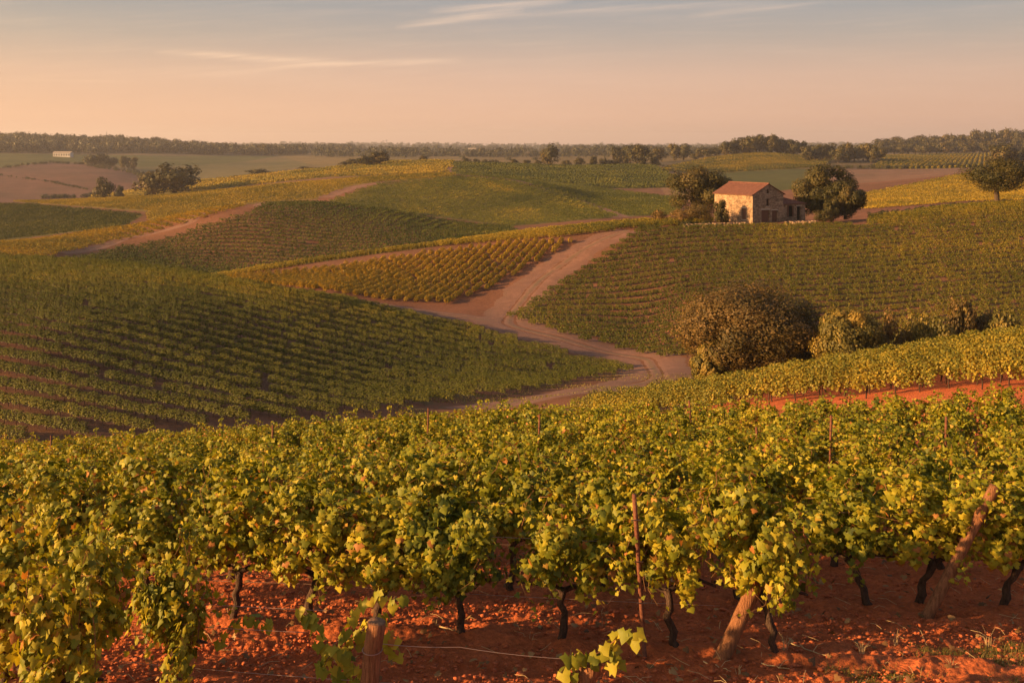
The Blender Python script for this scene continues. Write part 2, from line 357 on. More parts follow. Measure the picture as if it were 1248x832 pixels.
def soil_material():
    m = bpy.data.materials.new('soil'); m.use_nodes = True; w = NT(m.node_tree)
    at = w.n('ShaderNodeAttribute', attribute_name='Col'); geo = w.n('ShaderNodeNewGeometry'); P = geo.outputs['Position']
    n1 = w.n('ShaderNodeTexNoise', i_Vector=P, i_Scale=0.09, i_Detail=6.0, i_Roughness=0.6)
    n2 = w.n('ShaderNodeTexNoise', i_Vector=P, i_Scale=2.2, i_Detail=8.0, i_Roughness=0.7)
    n3 = w.n('ShaderNodeTexNoise', i_Vector=P, i_Scale=14.0, i_Detail=6.0, i_Roughness=0.7)
    c = w.mix(1.0, at.outputs['Color'], w.ramp(n1.outputs[0], [(0.3, 0.80), (0.7, 1.18)]), 'MULTIPLY')
    n0 = w.n('ShaderNodeTexNoise', i_Vector=P, i_Scale=0.011, i_Detail=6.0, i_Roughness=0.65)
    c = w.mix(1.0, c, w.ramp(n0.outputs[0], [(0.32, (0.72, 0.80, 0.72)), (0.68, (1.2, 1.12, 1.1))]), 'MULTIPLY')
    c = w.mix(1.0, c, w.ramp(n2.outputs[0], [(0.3, 0.72), (0.7, 1.25)]), 'MULTIPLY')
    c = w.mix(1.0, c, w.ramp(n3.outputs[0], [(0.3, 0.78), (0.7, 1.2)]), 'MULTIPLY')
    vo = w.n('ShaderNodeTexVoronoi', i_Vector=P, i_Scale=16.0)
    h = w.m('ADD', w.m('MULTIPLY', n3.outputs[0], 1.0), w.m('MULTIPLY', vo.outputs['Distance'], -0.6))
    bp = w.n('ShaderNodeBump', i_Strength=0.9, i_Distance=0.05, i_Height=h)
    p = w.n('ShaderNodeBsdfPrincipled', i_Base_Color=c, i_Roughness=0.95, i_Normal=bp.outputs[0])
    p.inputs['Specular IOR Level'].default_value = 0.1
    o = w.n('ShaderNodeOutputMaterial'); w.l(p.outputs[0], o.inputs[0]); return m
M_SOIL = soil_material()
M_CLOD = rough_mat('soil_clod', (0.30, 0.08, 0.032), (0.54, 0.155, 0.06), 9, bump=0.6)
def track_mat():
    m = bpy.data.materials.new('packed_earth'); m.use_nodes = True; w = NT(m.node_tree)
    geo = w.n('ShaderNodeNewGeometry'); P = geo.outputs['Position']
    n1 = w.n('ShaderNodeTexNoise', i_Vector=P, i_Scale=0.5, i_Detail=7.0, i_Roughness=0.7); n2 = w.n('ShaderNodeTexNoise', i_Vector=P, i_Scale=5.0, i_Detail=6.0, i_Roughness=0.7)
    c = w.ramp(n1.outputs[0], [(0.3, (0.155, 0.074, 0.044)), (0.7, (0.27, 0.132, 0.08))])
    ru = w.n('ShaderNodeAttribute', attribute_name='rut'); we = w.n('ShaderNodeAttribute', attribute_name='weeds')
    c = w.mix(w.m('MULTIPLY', ru.outputs['Fac'], 0.45), c, (0.29, 0.15, 0.09))
    c = w.mix(w.m('MULTIPLY', we.outputs['Fac'], 0.6), c, (0.13, 0.105, 0.042))
    vg = w.n('ShaderNodeAttribute', attribute_name='verge'); c = w.mix(vg.outputs['Fac'], c, (0.19, 0.090, 0.053))
    c = w.mix(1.0, c, w.ramp(n2.outputs[0], [(0.3, 0.7), (0.7, 1.25)]), 'MULTIPLY')
    bp = w.n('ShaderNodeBump', i_Strength=0.7, i_Distance=0.06, i_Height=n2.outputs[0])
    p = w.n('ShaderNodeBsdfPrincipled', i_Base_Color=c, i_Roughness=0.95, i_Normal=bp.outputs[0]); o = w.n('ShaderNodeOutputMaterial'); w.l(p.outputs[0], o.inputs[0]); return m
M_TRACK = track_mat()

# ------------------------------------------------------------------ where things grow: (outline on the photograph, nearest, farthest)
FIELDS = {  # last value: leaf tint, part vine variety, part sunlit and shaded slopes as colour
 'left_hill':  ([(-250,560),(0,541),(150,531),(300,519),(450,505),(600,484),(700,467),(768,453),(745,447),(690,434),(600,408),(450,374),(300,341),(150,318),(0,308),(-250,295)], 60, 166, (0.955,-0.30), 0.40),
 'right_hill': ([(620,388),(700,413),(780,434),(850,437),(1000,436),(1300,430),(1500,410),(1500,225),(1248,240),(1100,256),(1062,264),(1058,276),(862,276),(782,279)], 124, 222, (1.0,-0.07), 0.44),
 'gold_field': ([(245,346),(350,350),(470,367),(545,371),(600,352),(697,296),(600,295),(450,310),(300,330)], 158, 205, (0.34,0.94), 0.95),
 'gold_strip': ([(240,345),(400,318),(520,302),(700,289),(775,278),(868,274),(868,262),(240,315)], 203, 222, (0.97,0.06), 0.70),
 'hill_two':   ([(95,316),(200,293),(328,250),(400,246),(450,252),(620,276),(650,300),(450,340),(250,345),(150,340)], 240, 345, (0.98,-0.12), 0.22),  # low tint puts part of this face's shade into the leaf colour
 'hill_strip': ([(-250,340),(-250,296),(0,293),(150,275),(300,249),(312,247),(180,286),(70,310),(0,330)], 240, 345, (0.75,0.66), 0.86),
 'far_left':   ([(-250,315),(0,294),(150,276),(175,262),(40,250),(-250,247)], 365, 530, (0.9,0.3), 0.30),
 'far_band':   ([(45,248),(178,258),(185,272),(300,249),(385,243),(430,226),(550,216),(555,211),(400,216),(210,233),(10,246)], 380, 645, (0.95,0.25), 0.84),
 'hill_three': ([(400,246),(460,225),(560,216),(620,220),(700,243),(752,265),(620,276),(450,254)], 375, 560, (0.9,-0.4), 0.36),
 'beyond_three': ([(632,220),(765,264),(830,262),(830,243),(700,226),(555,212)], 375, 760, (0.9,-0.4), 0.25),
 'upper_band': ([(120,245),(400,216),(542,212),(548,197),(480,198),(250,221),(110,241)], 640, 900, (0.98,0.1), 0.80),
 'upper_green': ([(556,199),(700,204),(790,202),(822,217),(815,245),(700,226),(556,213)], 640, 900, (0.98,-0.1), 0.25),
 'right_gold': ([(1050,256),(1050,238),(1180,212),(1350,204),(1350,243),(1180,246)], 296, 560, (0.98,-0.2), 0.80),
 'wood_hill':  ([(800,208),(862,194),(930,186),(1015,193),(1000,204),(860,212)], 840, 1300, (0.9,0.4), 0.68),
 'right_far':  ([(1060,206),(1080,190),(1250,186),(1400,186),(1400,205),(1200,206)], 840, 1500, (0.4,0.9), 0.65),
}
GROUND = [  # the plain colour of the ground in places
 ([(-400,186),(0,187),(200,190),(340,190),(260,204),(165,204),(120,198),(60,198),(0,204),(-400,205)], 1000, 2200, (0.09,0.095,0.03)),
 ([(-400,204),(0,205),(60,197),(120,199),(180,214),(170,250),(-400,258)], 640, 1400, (0.15,0.085,0.062)),
 ([(170,204),(260,200),(390,190),(400,197),(250,224),(180,224)], 860, 2200, (0.13,0.115,0.05)),
 ([(330,188),(560,186),(560,196),(400,206)], 1000, 2600, (0.18,0.135,0.055)),
 ([(560,186),(900,184),(900,192),(800,199),(700,203),(560,197)], 860, 3000, (0.17,0.125,0.05)),
 ([(900,204),(1010,200),(1010,260),(840,260),(840,212)], 560, 900, (0.095,0.098,0.03)),
 ([(1005,204),(1200,203),(1110,224),(1040,240),(1005,232)], 560, 900, (0.22,0.13,0.085)),
 ([(790,208),(850,205),(850,250),(815,243)], 380, 900, (0.26,0.15,0.08)),
 ([(-400,176),(1700,176),(1700,190),(-400,190)], 2600, 13000, (0.06,0.065,0.035)),
]

def ground():
    s = np.concatenate([np.linspace(-6, -0.66, 26), np.linspace(-0.64, 0.64, 760), np.linspace(0.66, 6, 26)])
    y = np.concatenate([np.linspace(-60, 4.5, 24), np.exp(np.linspace(math.log(5), math.log(60), 520)), np.exp(np.linspace(math.log(60.4), math.log(13000), 780))])
    S, Yg = np.meshgrid(s, y); Xg = S * np.maximum(Yg, 8.0)
    z = terr(Xg, Yg)
    # ploughed clods near the camera, fading out
    near = np.clip(1 - (Yg - 12) / 30, 0, 1) * np.clip((Yg + 2) / 8, 0, 1)
    row = (Xg * 0.185 + (Yg - 11.5) * 0.983) / 2.15
    clod = 0.075 * fbm(Xg * 3.2, Yg * 3.2, 4, 3) + 0.04 * np.abs(fbm(Xg * 9, Yg * 9, 3, 21)) + 0.03 * vnoise(Xg * 21, Yg * 21, 31)
    z = z + near * (clod + 0.05 * np.cos(row * 2 * math.pi) + 0.02 * np.cos(row * 2 * math.pi * 4 + 2 * fbm(Xg, Yg, 2, 6)))
    nr, nc = Xg.shape
    v = np.stack([Xg, Yg, z], -1).reshape(-1, 3)
    i = np.arange(nr - 1)[:, None] * nc + np.arange(nc - 1)[None]
    f = np.stack([i, i + 1, i + nc + 1, i + nc], -1).reshape(-1, 4)
    near_c = np.array((0.58, 0.155, 0.058)); mid_c = np.array((0.20, 0.095, 0.056)); far_c = np.array((0.15, 0.115, 0.06))
    t1 = np.clip((v[:, 1] - 48) / 16, 0, 1)[:, None]; t2 = np.clip((v[:, 1] - 500) / 500, 0, 1)[:, None]
    c = near_c * (1 - t1) + mid_c * t1; c = c * (1 - t2) + far_c * t2
    yy = np.maximum(v[:, 1], 4.0)
    u_, v_ = proj(v[:, 0], yy, v[:, 2])
    # red clay again on the near flank of the right hand rise
    k = (v[:, 1] > 36) & (v[:, 1] < 64) & (u_ > 700); c[k] = near_c * 1.0
    # short grass along the foot of the slopes and beside the track
    gn = fbm(v[:, 0] / 7, v[:, 1] / 7, 4, 77)
    k = (v[:, 1] > 50) & (v[:, 1] < 126) & (gn > 0.15) & (u_ > 500) & (u_ < 900); c[k] = c[k] * 0.55 + np.array((0.12, 0.12, 0.05)) * 0.45
    for poly, a, b, col in GROUND:
        k = (v[:, 1] > a) & (v[:, 1] < b) & inpoly(u_, v_, poly); c[k] = col
    for nm, (poly, a, b, d, tint) in FIELDS.items():
        if a < 360: continue
        k = (v[:, 1] > a) & (v[:, 1] < b) & inpoly(u_, v_, poly)
        g_, y_ = np.array((0.10, 0.105, 0.035)), np.array((0.25, 0.18, 0.055)); c[k] = g_ * (1 - tint) + y_ * tint
    c4 = np.concatenate([c, np.ones((len(c), 1))], 1)
    o = mk('ground', v, f, M_SOIL, attrs={'Col': ('POINT', 'FLOAT_COLOR', c4)}, smooth=True)
    o['kind'] = 'structure'
ground()

# dirt tracks draped over the land
def track(name, pts, widths, label_kind='structure', n=90, lift=0.035):
    P = np.array([pix(*p) if len(p) > 2 else pix(*p) for p in pts], float)
    d = np.concatenate([[0], np.cumsum(np.linalg.norm(np.diff(P[:, :2], axis=0), axis=1))]); t = np.linspace(0, d[-1], n)
    x = pchip(d, P[:, 0], t); y = pchip(d, P[:, 1], t); wd = pchip(d, np.array(widths, float), t)
    tx, ty = np.gradient(x), np.gradient(y); L = np.hypot(tx, ty); nx, ny = -ty / L, tx / L
    k = 25; a = np.linspace(-1, 1, k)
    edge = 1 + 0.22 * fbm(t / 3.0, t * 0, 3, 2)[:, None]
    X = x[:, None] + nx[:, None] * a[None] * wd[:, None] / 2 * edge; Y = y[:, None] + ny[:, None] * a[None] * wd[:, None] / 2 * edge
    Z = terr(X, Y) + lift * (1 - np.abs(a[None]) ** 6 * 1.6)
    off = np.abs(a[None]) * wd[:, None] / 2
    Z = Z - 0.06 * np.exp(-((off - 0.85) / 0.22) ** 2) + 0.03 * fbm(X * 1.5, Y * 1.5, 3, 8)
    v = np.stack([X, Y, Z], -1).reshape(-1, 3); i = np.arange(n - 1)[:, None] * k + np.arange(k - 1)[None]
    f = np.stack([i, i + 1, i + k + 1, i + k], -1).reshape(-1, 4)
    rut = np.exp(-((off - 0.85) / 0.28) ** 2) * (0.7 + 0.8 * fbm(t[:, None] / 2.5 + off * 0, off, 3, 17)); mid = np.exp(-(off / 0.30) ** 2) + np.clip(np.abs(a[None]) * 1.6 - 0.95, 0, 1)
    mid = np.clip(mid * (0.9 + 1.6 * fbm(X / 1.3, Y / 1.3, 4, 19)), 0, 1)
    o = mk(name, v, f, M_TRACK, attrs={'rut': ('POINT', 'FLOAT', np.clip(rut, 0, 1)), 'weeds': ('POINT', 'FLOAT', mid), 'verge': ('POINT', 'FLOAT', np.clip((np.abs(a[None]) * (1 + 0.9 * fbm(X / 1.6, Y / 1.6, 4, 23)) - 0.42) / 0.4, 0, 1))}, smooth=True); o['kind'] = label_kind; return o
track('dirt_track', [(560, 500, 60), (700, 478, 80), (800, 458, 90), (790, 440, 120), (700, 418, 130), (620, 393, 130), (655, 345, 150), (710, 305, 150), (765, 281, 170)], [6, 8, 9, 10, 10, 10, 9, 8, 7], n=260)
track('dirt_track', [(605, 392, 130), (520, 381, 150), (440, 368, 150), (385, 359, 160)], [6, 6, 5, 5])
track('dirt_track', [(70, 308, 240), (150, 291, 240), (230, 272, 240), (318, 247, 240)], [6, 6, 5, 4])
track('dirt_track', [(395, 241, 380), (430, 229, 380), (480, 220, 380)], [9, 9, 8])
track('dirt_track', [(622, 219, 400), (680, 233, 400), (720, 248, 400), (758, 265, 370)], [5, 5, 6, 7])
track('dirt_track', [(546, 198, 640), (553, 205, 640), (557, 212, 640)], [9, 9, 9])

# ------------------------------------------------------------------ grapevines
def palm_leaves(c, nrm, up, size, g):
    """five lobed vine leaves, cupped along the middle rib"""
    n = len(c); nrm = nrm / (np.linalg.norm(nrm, axis=1)[:, None] + 1e-9)
    b = up - nrm * (up * nrm).sum(1)[:, None]; b /= np.linalg.norm(b, axis=1)[:, None] + 1e-9
    a = np.cross(b, nrm)
    ang = np.radians([-90, -52, -28, -2, 28, 55, 90, 125, 152, 182, 208, 232]); rad = np.array([0.08, 0.42, 0.36, 0.53, 0.37, 0.44, 0.64, 0.44, 0.37, 0.53, 0.36, 0.42])
    pts = [c + nrm * (size * 0.0)[:, None]]
    for t, r in zip(ang, rad):
        rr = (r * size * (1 + 0.4 * (g.random(n) - 0.5)))[:, None]
        cup = (np.abs(math.cos(t)) * 0.28 + max(math.sin(t), 0) * 0.22)
        pts.append(c + a * rr * math.cos(t) + b * rr * math.sin(t) - nrm * rr * cup * (0.6 + 0.8 * g.random(n))[:, None])
    v = np.stack(pts, 1).reshape(-1, 3); m = 13
    base = np.arange(n)[:, None] * m
    tri = np.array([(0, 1 + i, 1 + (i + 1) % 12) for i in range(12)])
    f = (base[:, :, None] + tri[None]).reshape(-1, 3)
    return v, f

def make_vine(name, seed, label, cat='grapevine', group=None, weak=False, droop=0.4, height=1.56, nsh=18, big=0.92, low=0.78):
    g = np.random.default_rng(seed)
    t = thing(name, label, cat, group=group)
    # crooked trunk and the two arms on the wire
    n = 9; zz = np.linspace(-0.06, 0.66, n); wx = np.cumsum(g.normal(0, 0.028, n)); wy = np.cumsum(g.normal(0, 0.018, n)); lean = g.normal(0, 0.10)
    tp = np.stack([wx - wx[-1] + lean * (0.66 - zz), wy - wy[-1], zz], 1)
    parts = [tube(tp, np.interp(zz, [-.06, 0.05, 0.5, 0.66], [0.062, 0.047, 0.036, 0.045]), 8, rough=0.35, seed=seed)]
    for sgn in (-1, 1):
        L = 0.5; ap = np.array([[0, 0, 0.64], [sgn * 0.12, g.normal(0, .02), 0.70], [sgn * 0.32, g.normal(0, .03), 0.72 + g.normal(0, .02)], [sgn * L, g.normal(0, .03), 0.72]])
        parts.append(tube(ap, [0.032, 0.026, 0.02, 0.013], 6, rough=0.3, seed=seed + 3))
    mk_tube_obj('trunk', parts, M_BARK, t)
    C, N_, U_, S_ = [], [], [], []; canes = []
    for k in range(nsh):
        x0 = g.choice((-0.36, -0.18, 0.02, 0.2, 0.36)) + g.normal(0, 0.05); side = g.choice((-1, 1)); dr = g.random()
        hgt = height * (g.uniform(0.80, 1.08) if dr > 0.1 else 1.2) if dr < 0.72 else g.uniform(0.95, 1.2)
        p = []; m = 12; over = g.uniform(0.05, 0.42) if dr < 0.72 else g.uniform(0.3, 0.5)
        hang = g.uniform(0, droop) if dr < 0.78 else g.uniform(0.2, 0.6)
        for q in np.linspace(0, 1, m):
            up = math.sin(min(q * 1.35, 1) * math.pi / 2)
            z = 0.70 + (hgt - 0.70) * up - hang * max(0, q - 0.62) ** 1.3 * 3.0
            p.append((x0 + 0.16 * q * g.uniform(-1, 1) + 0.14 * math.sin(q * 3 + k), side * (0.03 + over * q ** 1.5), max(z, low - 0.26)))
        p = np.array(p); canes.append(tube(p, np.linspace(0.0065, 0.003, m), 4, cap=False))
        ln = np.linspace(0.02, 1, int(38 if not weak else 14)); idx = ln * (m - 1)
        for dq in idx:
            i0 = int(min(dq, m - 2)); fr = dq - i0; pos = p[i0] * (1 - fr) + p[i0 + 1] * fr
            out = np.array([g.normal(0, 0.5), side * g.uniform(0.2, 1.0) * (1 if g.random() < .8 else -1), g.uniform(-0.1, 0.5)]); out /= np.linalg.norm(out)
            pos = pos + out * g.uniform(0.04, 0.13); C.append(pos)
            N_.append(out * 0.8 + np.array([0, 0, g.uniform(0.1, 0.9)]) + g.normal(0, 0.45, 3))
            U_.append(np.array([g.normal(0, .5), 0.5 * out[1], -1.0])); S_.append(g.uniform(0.065, 0.125) * (1 - 0.35 * (dq / m)) * big)
    ncl = 0 if weak else 17
    for c_ in range(ncl):                                          # leaf clumps standing out of the leaf wall
        side = g.choice((-1, 1)); cx = g.normal(0, 0.20); cz = g.uniform(low, height * 0.96); cy = side * g.uniform(0.05, 0.30) * (1 if cz < 1.4 else 0.4)
        rr = g.uniform(0.11, 0.21); hangs = g.random() < 0.4
        for k in range(int(1500 * rr ** 1.9 * 1.5)):
            d = g.normal(size=3); d /= np.linalg.norm(d); d[1] = abs(d[1]) * side if g.random() < .7 else d[1]
            p = np.array((cx, cy, cz)) + d * rr * np.array((0.85, 1, 1.5 if hangs else 1.0)) * g.uniform(0.4, 1.3)
            C.append(p); N_.append(d * 0.7 + np.array((0, 0.5 * side, 0.35)) + g.normal(0, .5, 3)); U_.append((g.normal(0, .4), side * .4, -1)); S_.append(g.uniform(0.06, 0.12) * big)
    C = np.array(C); N_ = np.array(N_); U_ = np.array(U_); S_ = np.array(S_)
    v, f = palm_leaves(C, N_, U_, S_, g)
    # a leaf has its own colour; patches of older yellow leaves low down
    r = 0.5 + g.normal(0, 0.17, len(C)) + 0.20 * fbm(C[:, 0] * 3 + seed, C[:, 2] * 3, 2, seed) + np.where(g.random(len(C)) < 0.03, 0.6, 0)
    r = r + 0.08 * (1.0 - C[:, 2])
    mk('foliage', v, f, M_VINE, t, attrs={'rnd': ('FACE', 'FLOAT', np.repeat(r, 12))})
    cv, cq = cat_mesh(canes); mk('canes', cv, cq, M_CANE, t, smooth=True)
    return t

RD = np.array((0.983, -0.185)); RN = np.array((0.185, 0.983)); ANG = math.atan2(RD[1], RD[0]); RSP = 2.15; VSP = 1.28
def row_pt(k, s): return np.array((0.0, 11.5)) + RN * RSP * k + RD * s
ROWN = ['front', 'second', 'third', 'fourth', 'fifth', 'sixth', 'seventh', 'eighth', 'ninth', 'tenth', 'eleventh', 'twelfth', 'thirteenth', 'fourteenth', 'fifteenth', 'sixteenth', 'seventeenth', 'eighteenth', 'nineteenth', 'twentieth']
ORD = ['leftmost', 'second from the left', 'third from the left', 'fourth from the left', 'fifth from the left', 'sixth from the left', 'seventh from the left', 'eighth from the left', 'ninth from the left', 'tenth from the left', 'eleventh from the left', 'twelfth from the left', 'thirteenth from the left']

def fg_edge(u):      # far edge of the near vineyard block
    return np.interp(u, [-700, 0, 150, 300, 450, 600, 750, 900, 1050, 1250, 1950], [43, 43, 42, 42, 41, 41, 38, 35, 32, 29, 29])
cands = []           # every vine of the near block
g = np.random.default_rng(11)
# front row (mostly cut off by the lower edge) and second row are set out one by one
FRONT = [(-4.95, 1.0), (-4.0, 0.98), (-3.05, 1.0)]
SECOND_U = [-22, 78, 184, 292, 388, 478, 556, 686, 812, 925]
THIRD_X = None
protos = [make_vine('grapevine', 100 + i, 'x') for i in range(9)]
used = [False] * 9
lowp = [make_vine('grapevine', 140 + i, 'x', low=0.46, droop=0.7, nsh=17, big=1.08) for i in range(4)]
def put_vine(k, s, label, group, scale=1.0, i=None, rot=0.0):
    i = int(g.integers(0, 9)) if i is None else i
    p = row_pt(k, s); loc = (p[0], p[1], T(p[0], p[1]) - 0.02)
    rz = ANG + (math.pi if g.random() < 0.5 else 0) + rot + g.normal(0, 0.06)
    sc = (scale * g.uniform(0.97, 1.12), scale * g.uniform(0.9, 1.1), scale * g.uniform(0.93, 1.05))
    if not used[i]:
        t = protos[i]; used[i] = True; t.location = loc; t.rotation_euler = (0, 0, rz); t.scale = sc; tag(t, label, 'grapevine', group)
    else: t = dup(protos[i], loc, rz, sc, label, 'grapevine', group)
    return t
NV = 0
FR = [(-1, -4.85, 'large leaved grapevine cut off by the left edge of the photo in the front row'), (-1, -3.95, 'leafy grapevine in the front row, second from the left'),
      (-1, -3.08, 'tall leafy grapevine hiding a dark stake, last before the gap in the front row'), (-2, -3.72, 'nearest grapevine, only its crown showing in the bottom left corner')]
for t, (k_, x, lb) in zip(lowp, FR):
    p = row_pt(k_, (x - RN[0] * RSP * k_) / RD[0]); p[1] -= 0.15 if k_ == -1 else -0.9
    t.location = (p[0], p[1], T(p[0], p[1]) - 0.02); t.rotation_euler = (0, 0, ANG); t.scale = ((0.8, 0.72, 0.62, 0.8)[FR.index((k_, x, lb))], 0.85, (0.98, 0.98, 0.88, 0.98)[FR.index((k_, x, lb))]); tag(t, lb, 'grapevine', 'front row of vines'); NV += 1
for n_, u in enumerate(SECOND_U):
    a = (u - CX) / F; Y = 11.5 / (1 + 0.185 / 0.983 * a); p = np.array((a * Y, Y)); s = float((p - np.array((0, 11.5))) @ RD)
    put_vine(0, s, 'grapevine over red soil in the second row, ' + ORD[n_], 'second row of vines', 1.0, i=(n_ * 4 + 3) % 9); NV += 1
for k in range(1, 20):
    nrow = []
    smax = {1: 6.3, 2: 9.6}.get(k, 60)
    for s in np.arange(-34 + (k * 0.37) % 1, 34, VSP):
        if s > smax: continue
        if k == 1:
            if s > 3.1: continue
        p = row_pt(k, s + g.normal(0, 0.06)); u = CX + F * p[0] / p[1]
        if p[1] < 9 or p[1] > fg_edge(u) or abs(p[0] / p[1]) > 0.56: continue
        if g.random() < 0.025 and k > 3: continue
        vis = abs(p[0] / p[1]) < 0.52
        cands.append((k, s, p[0], p[1], vis))
for s in (3.72, 4.72, 5.66):
    p = row_pt(1, s); cands.append((1, s, p[0], p[1], True))
cands.sort(key=lambda c: (not c[4], c[3]))
rest = []
for (k, s, x, y, vis) in cands:
    if vis and NV < 300:
        put_vine(k, s, 'leafy yellow green grapevine in the %s vine row counted from the front' % ROWN[k + 1], 'vines of the %s row' % ROWN[k + 1]); NV += 1
    else: rest.append((x, y))

# weak young vine tied to the short post, and the shoot on the old stump
def shoot_leaves(name, paths, mat, parent, seed, size=0.13, step=0.07):
    g2 = np.random.default_rng(seed); C, N_, U_, S_ = [], [], [], []; tubes = []
    for p in paths:
        p = np.array(p, float); m = 14; tt = np.linspace(0, len(p) - 1, m)
        q = np.stack([np.interp(tt, range(len(p)), p[:, j]) for j in range(3)], 1); q[1:] += g2.normal(0, 0.008, (m - 1, 3))
        tubes.append(tube(q, np.linspace(0.008, 0.003, m), 5))
        L = np.linalg.norm(np.diff(q, axis=0), axis=1).sum(); nl = int(L / step)
        for a in np.linspace(0.1, 1, nl):
            i = a * (m - 1); i0 = int(min(i, m - 2)); pos = q[i0] + (q[i0 + 1] - q[i0]) * (i - i0)
            out = g2.normal(0, 1, 3); out[2] = abs(out[2]) * 0.3; out[1] -= 0.3; out /= np.linalg.norm(out)
            C.append(pos + out * 0.06); N_.append(out + np.array([-0.2, -0.5, 0.5])); U_.append((g2.normal(0, .5), -.3, -1)); S_.append(size * g2.uniform(0.7, 1.25))
    C = np.array(C); v, f = palm_leaves(C, np.array(N_), np.array(U_), np.array(S_), g2)
    mk('foliage', v, f, mat, parent, attrs={'rnd': ('FACE', 'FLOAT', np.repeat(0.55 + g2.normal(0, 0.15, len(C)), 12))})
    mk_tube_obj('canes', tubes, M_CANE, parent)
def gp(u, v, Y): return np.array(((u - CX) / F * Y, Y, -(v - HV) / F * Y))
yv = thing('young_grapevine', 'sparse young grapevine with loose shoots beside the short round post', 'grapevine', tuple(gp(425, 860, 9.7)))
o0 = gp(425, 860, 9.7)
shoot_leaves('s', [[(0, 0, 0), gp(418, 800, 9.7) - o0, gp(432, 745, 9.75) - o0, gp(470, 722, 9.7) - o0], [(0, 0, 0), gp(400, 800, 9.6) - o0, gp(380, 760, 9.5) - o0, gp(372, 745, 9.5) - o0],
                   [gp(420, 800, 9.7) - o0, gp(450, 760, 9.9) - o0, gp(488, 730, 10) - o0], [(0, 0, 0), gp(440, 820, 9.5) - o0, gp(405, 790, 9.4) - o0, gp(392, 815, 9.3) - o0],
                   [gp(418, 790, 9.8) - o0, gp(440, 770, 9.8) - o0, gp(478, 775, 9.8) - o0, gp(480, 800, 9.8) - o0]], M_VINE, yv, 5, 0.125, 0.045)
yv2 = thing('vine_shoot', 'small leafy vine shoot reaching right along the wire over bare soil', 'vine shoot', tuple(gp(262, 790, 9.9))); o2 = gp(262, 790, 9.9)
shoot_leaves('s', [[(0, 0, 0), gp(280, 768, 9.9) - o2, gp(305, 752, 9.9) - o2, gp(332, 764, 9.9) - o2]], M_VINE, yv2, 6, 0.11, 0.045)

def log_post(name, label, a, b, r0, r1, cat='post', mat=None, twist=0.0, seed=1, group=None):
    a = np.array(a); b = np.array(b); t = thing(name, label, cat, tuple(a), group=group); d = b - a; n = 16
    g2 = np.random.default_rng(seed)
    pts = np.array([d * q for q in np.linspace(0, 1, n)]) + np.concatenate([[[0, 0, 0]], np.cumsum(g2.normal(0, 0.0025 + twist, (n - 1, 3)), axis=0)])
    body = mk_tube_obj('shaft', [tube(pts, np.linspace(r0, r1, n), 14, rough=0.12, seed=seed)], mat or M_POST, t)
    dn = d / np.linalg.norm(d); e = pts[-1]
    mk_tube_obj('end_grain', [tube([e - dn * 0.004, e + dn * 0.006], [r1 * 0.97, r1 * 0.93], 14, rough=0.08, seed=seed)], M_POST_END, t)
    return t, pts
t, pp = log_post('wooden_post', 'short round wooden post with a wire wrapped round it at bottom centre', gp(447, 862, 9.4), gp(460, 757, 9.4), 0.083, 0.078)
mk_tube_obj('wire_loop', [tube([pp[10] + 0.087 * np.array((math.cos(q), math.sin(q), 0.10 * math.sin(q))) for q in np.linspace(0, 6.3, 26)], 0.004, 5)], M_WIRE, t)
t, pp = log_post('vine_stump', 'gnarled old stump with a fresh leafy shoot at the bottom edge', gp(696, 872, 9.3), gp(718, 800, 9.3), 0.10, 0.085, 'stump', seed=4, twist=0.006)
o3 = gp(696, 872, 9.3)
shoot_leaves('s', [[gp(712, 812, 9.25) - o3, gp(735, 792, 9.2) - o3, gp(762, 772, 9.15) - o3, gp(776, 775, 9.1) - o3], [gp(708, 812, 9.25) - o3, gp(704, 796, 9.2) - o3, gp(690, 800, 9.2) - o3],
                   [gp(712, 815, 9.2) - o3, gp(745, 790, 9.2) - o3, gp(752, 812, 9.2) - o3], [gp(700, 820, 9.2) - o3, gp(688, 818, 9.2) - o3]], M_VINE, t, 8, 0.135, 0.042)
log_post('leaning_post', 'thick weathered wooden post leaning right, under the vine at bottom right of centre', at_uy(873, 10.9) - np.array((0, 0, .08)), gp(948, 655, 11.05), 0.08, 0.074, seed=9)
log_post('leaning_post', 'tall wooden post leaning right, farthest right of the red soil', at_uy(1124, 12.35) - np.array((0, 0, .08)), gp(1213, 592, 12.4), 0.068, 0.062, seed=12)
def stake(label, a, b, r=0.021, seed=1):
    t = thing('trellis_stake', label, 'stake', tuple(a)); d = np.array(b) - np.array(a)
    p = np.array([d * q for q in np.linspace(0, 1, 6)])
    mk_tube_obj('shaft', [tube(p, r, 5, rough=0.1, seed=seed)], M_RUST, t)
    for q in (0.35, 0.6, 0.85): mk_tube_obj('wire_clip', [tube([d * q + np.array((-r * 2, -r, 0)), d * q + np.array((r * 2, -r, 0))], 0.006, 5)], M_WIRE, t)
stake('thin rusty stake rising out of the vines right of the centre', at_uy(786, 10.98), gp(773, 602, 10.85), 0.024)
stake('thin rusty stake standing among vines at the left', at_uy(193, 13.8), gp(189, 612, 13.8), 0.018)
stake('slim brown stake deep in the rows at the left', at_uy(158, 17.5), gp(157, 590, 17.5), 0.02)
stake('dark stake inside the leafy vine at bottom left', at_uy(218, 10.1), gp(213, 705, 10.1), 0.03)
stake('slim stake between far vines right of centre', at_uy(846, 30), gp(840, 488, 30), 0.03)
stake('slim stake in the far right vines', at_uy(925, 22), gp(922, 520, 22), 0.025)
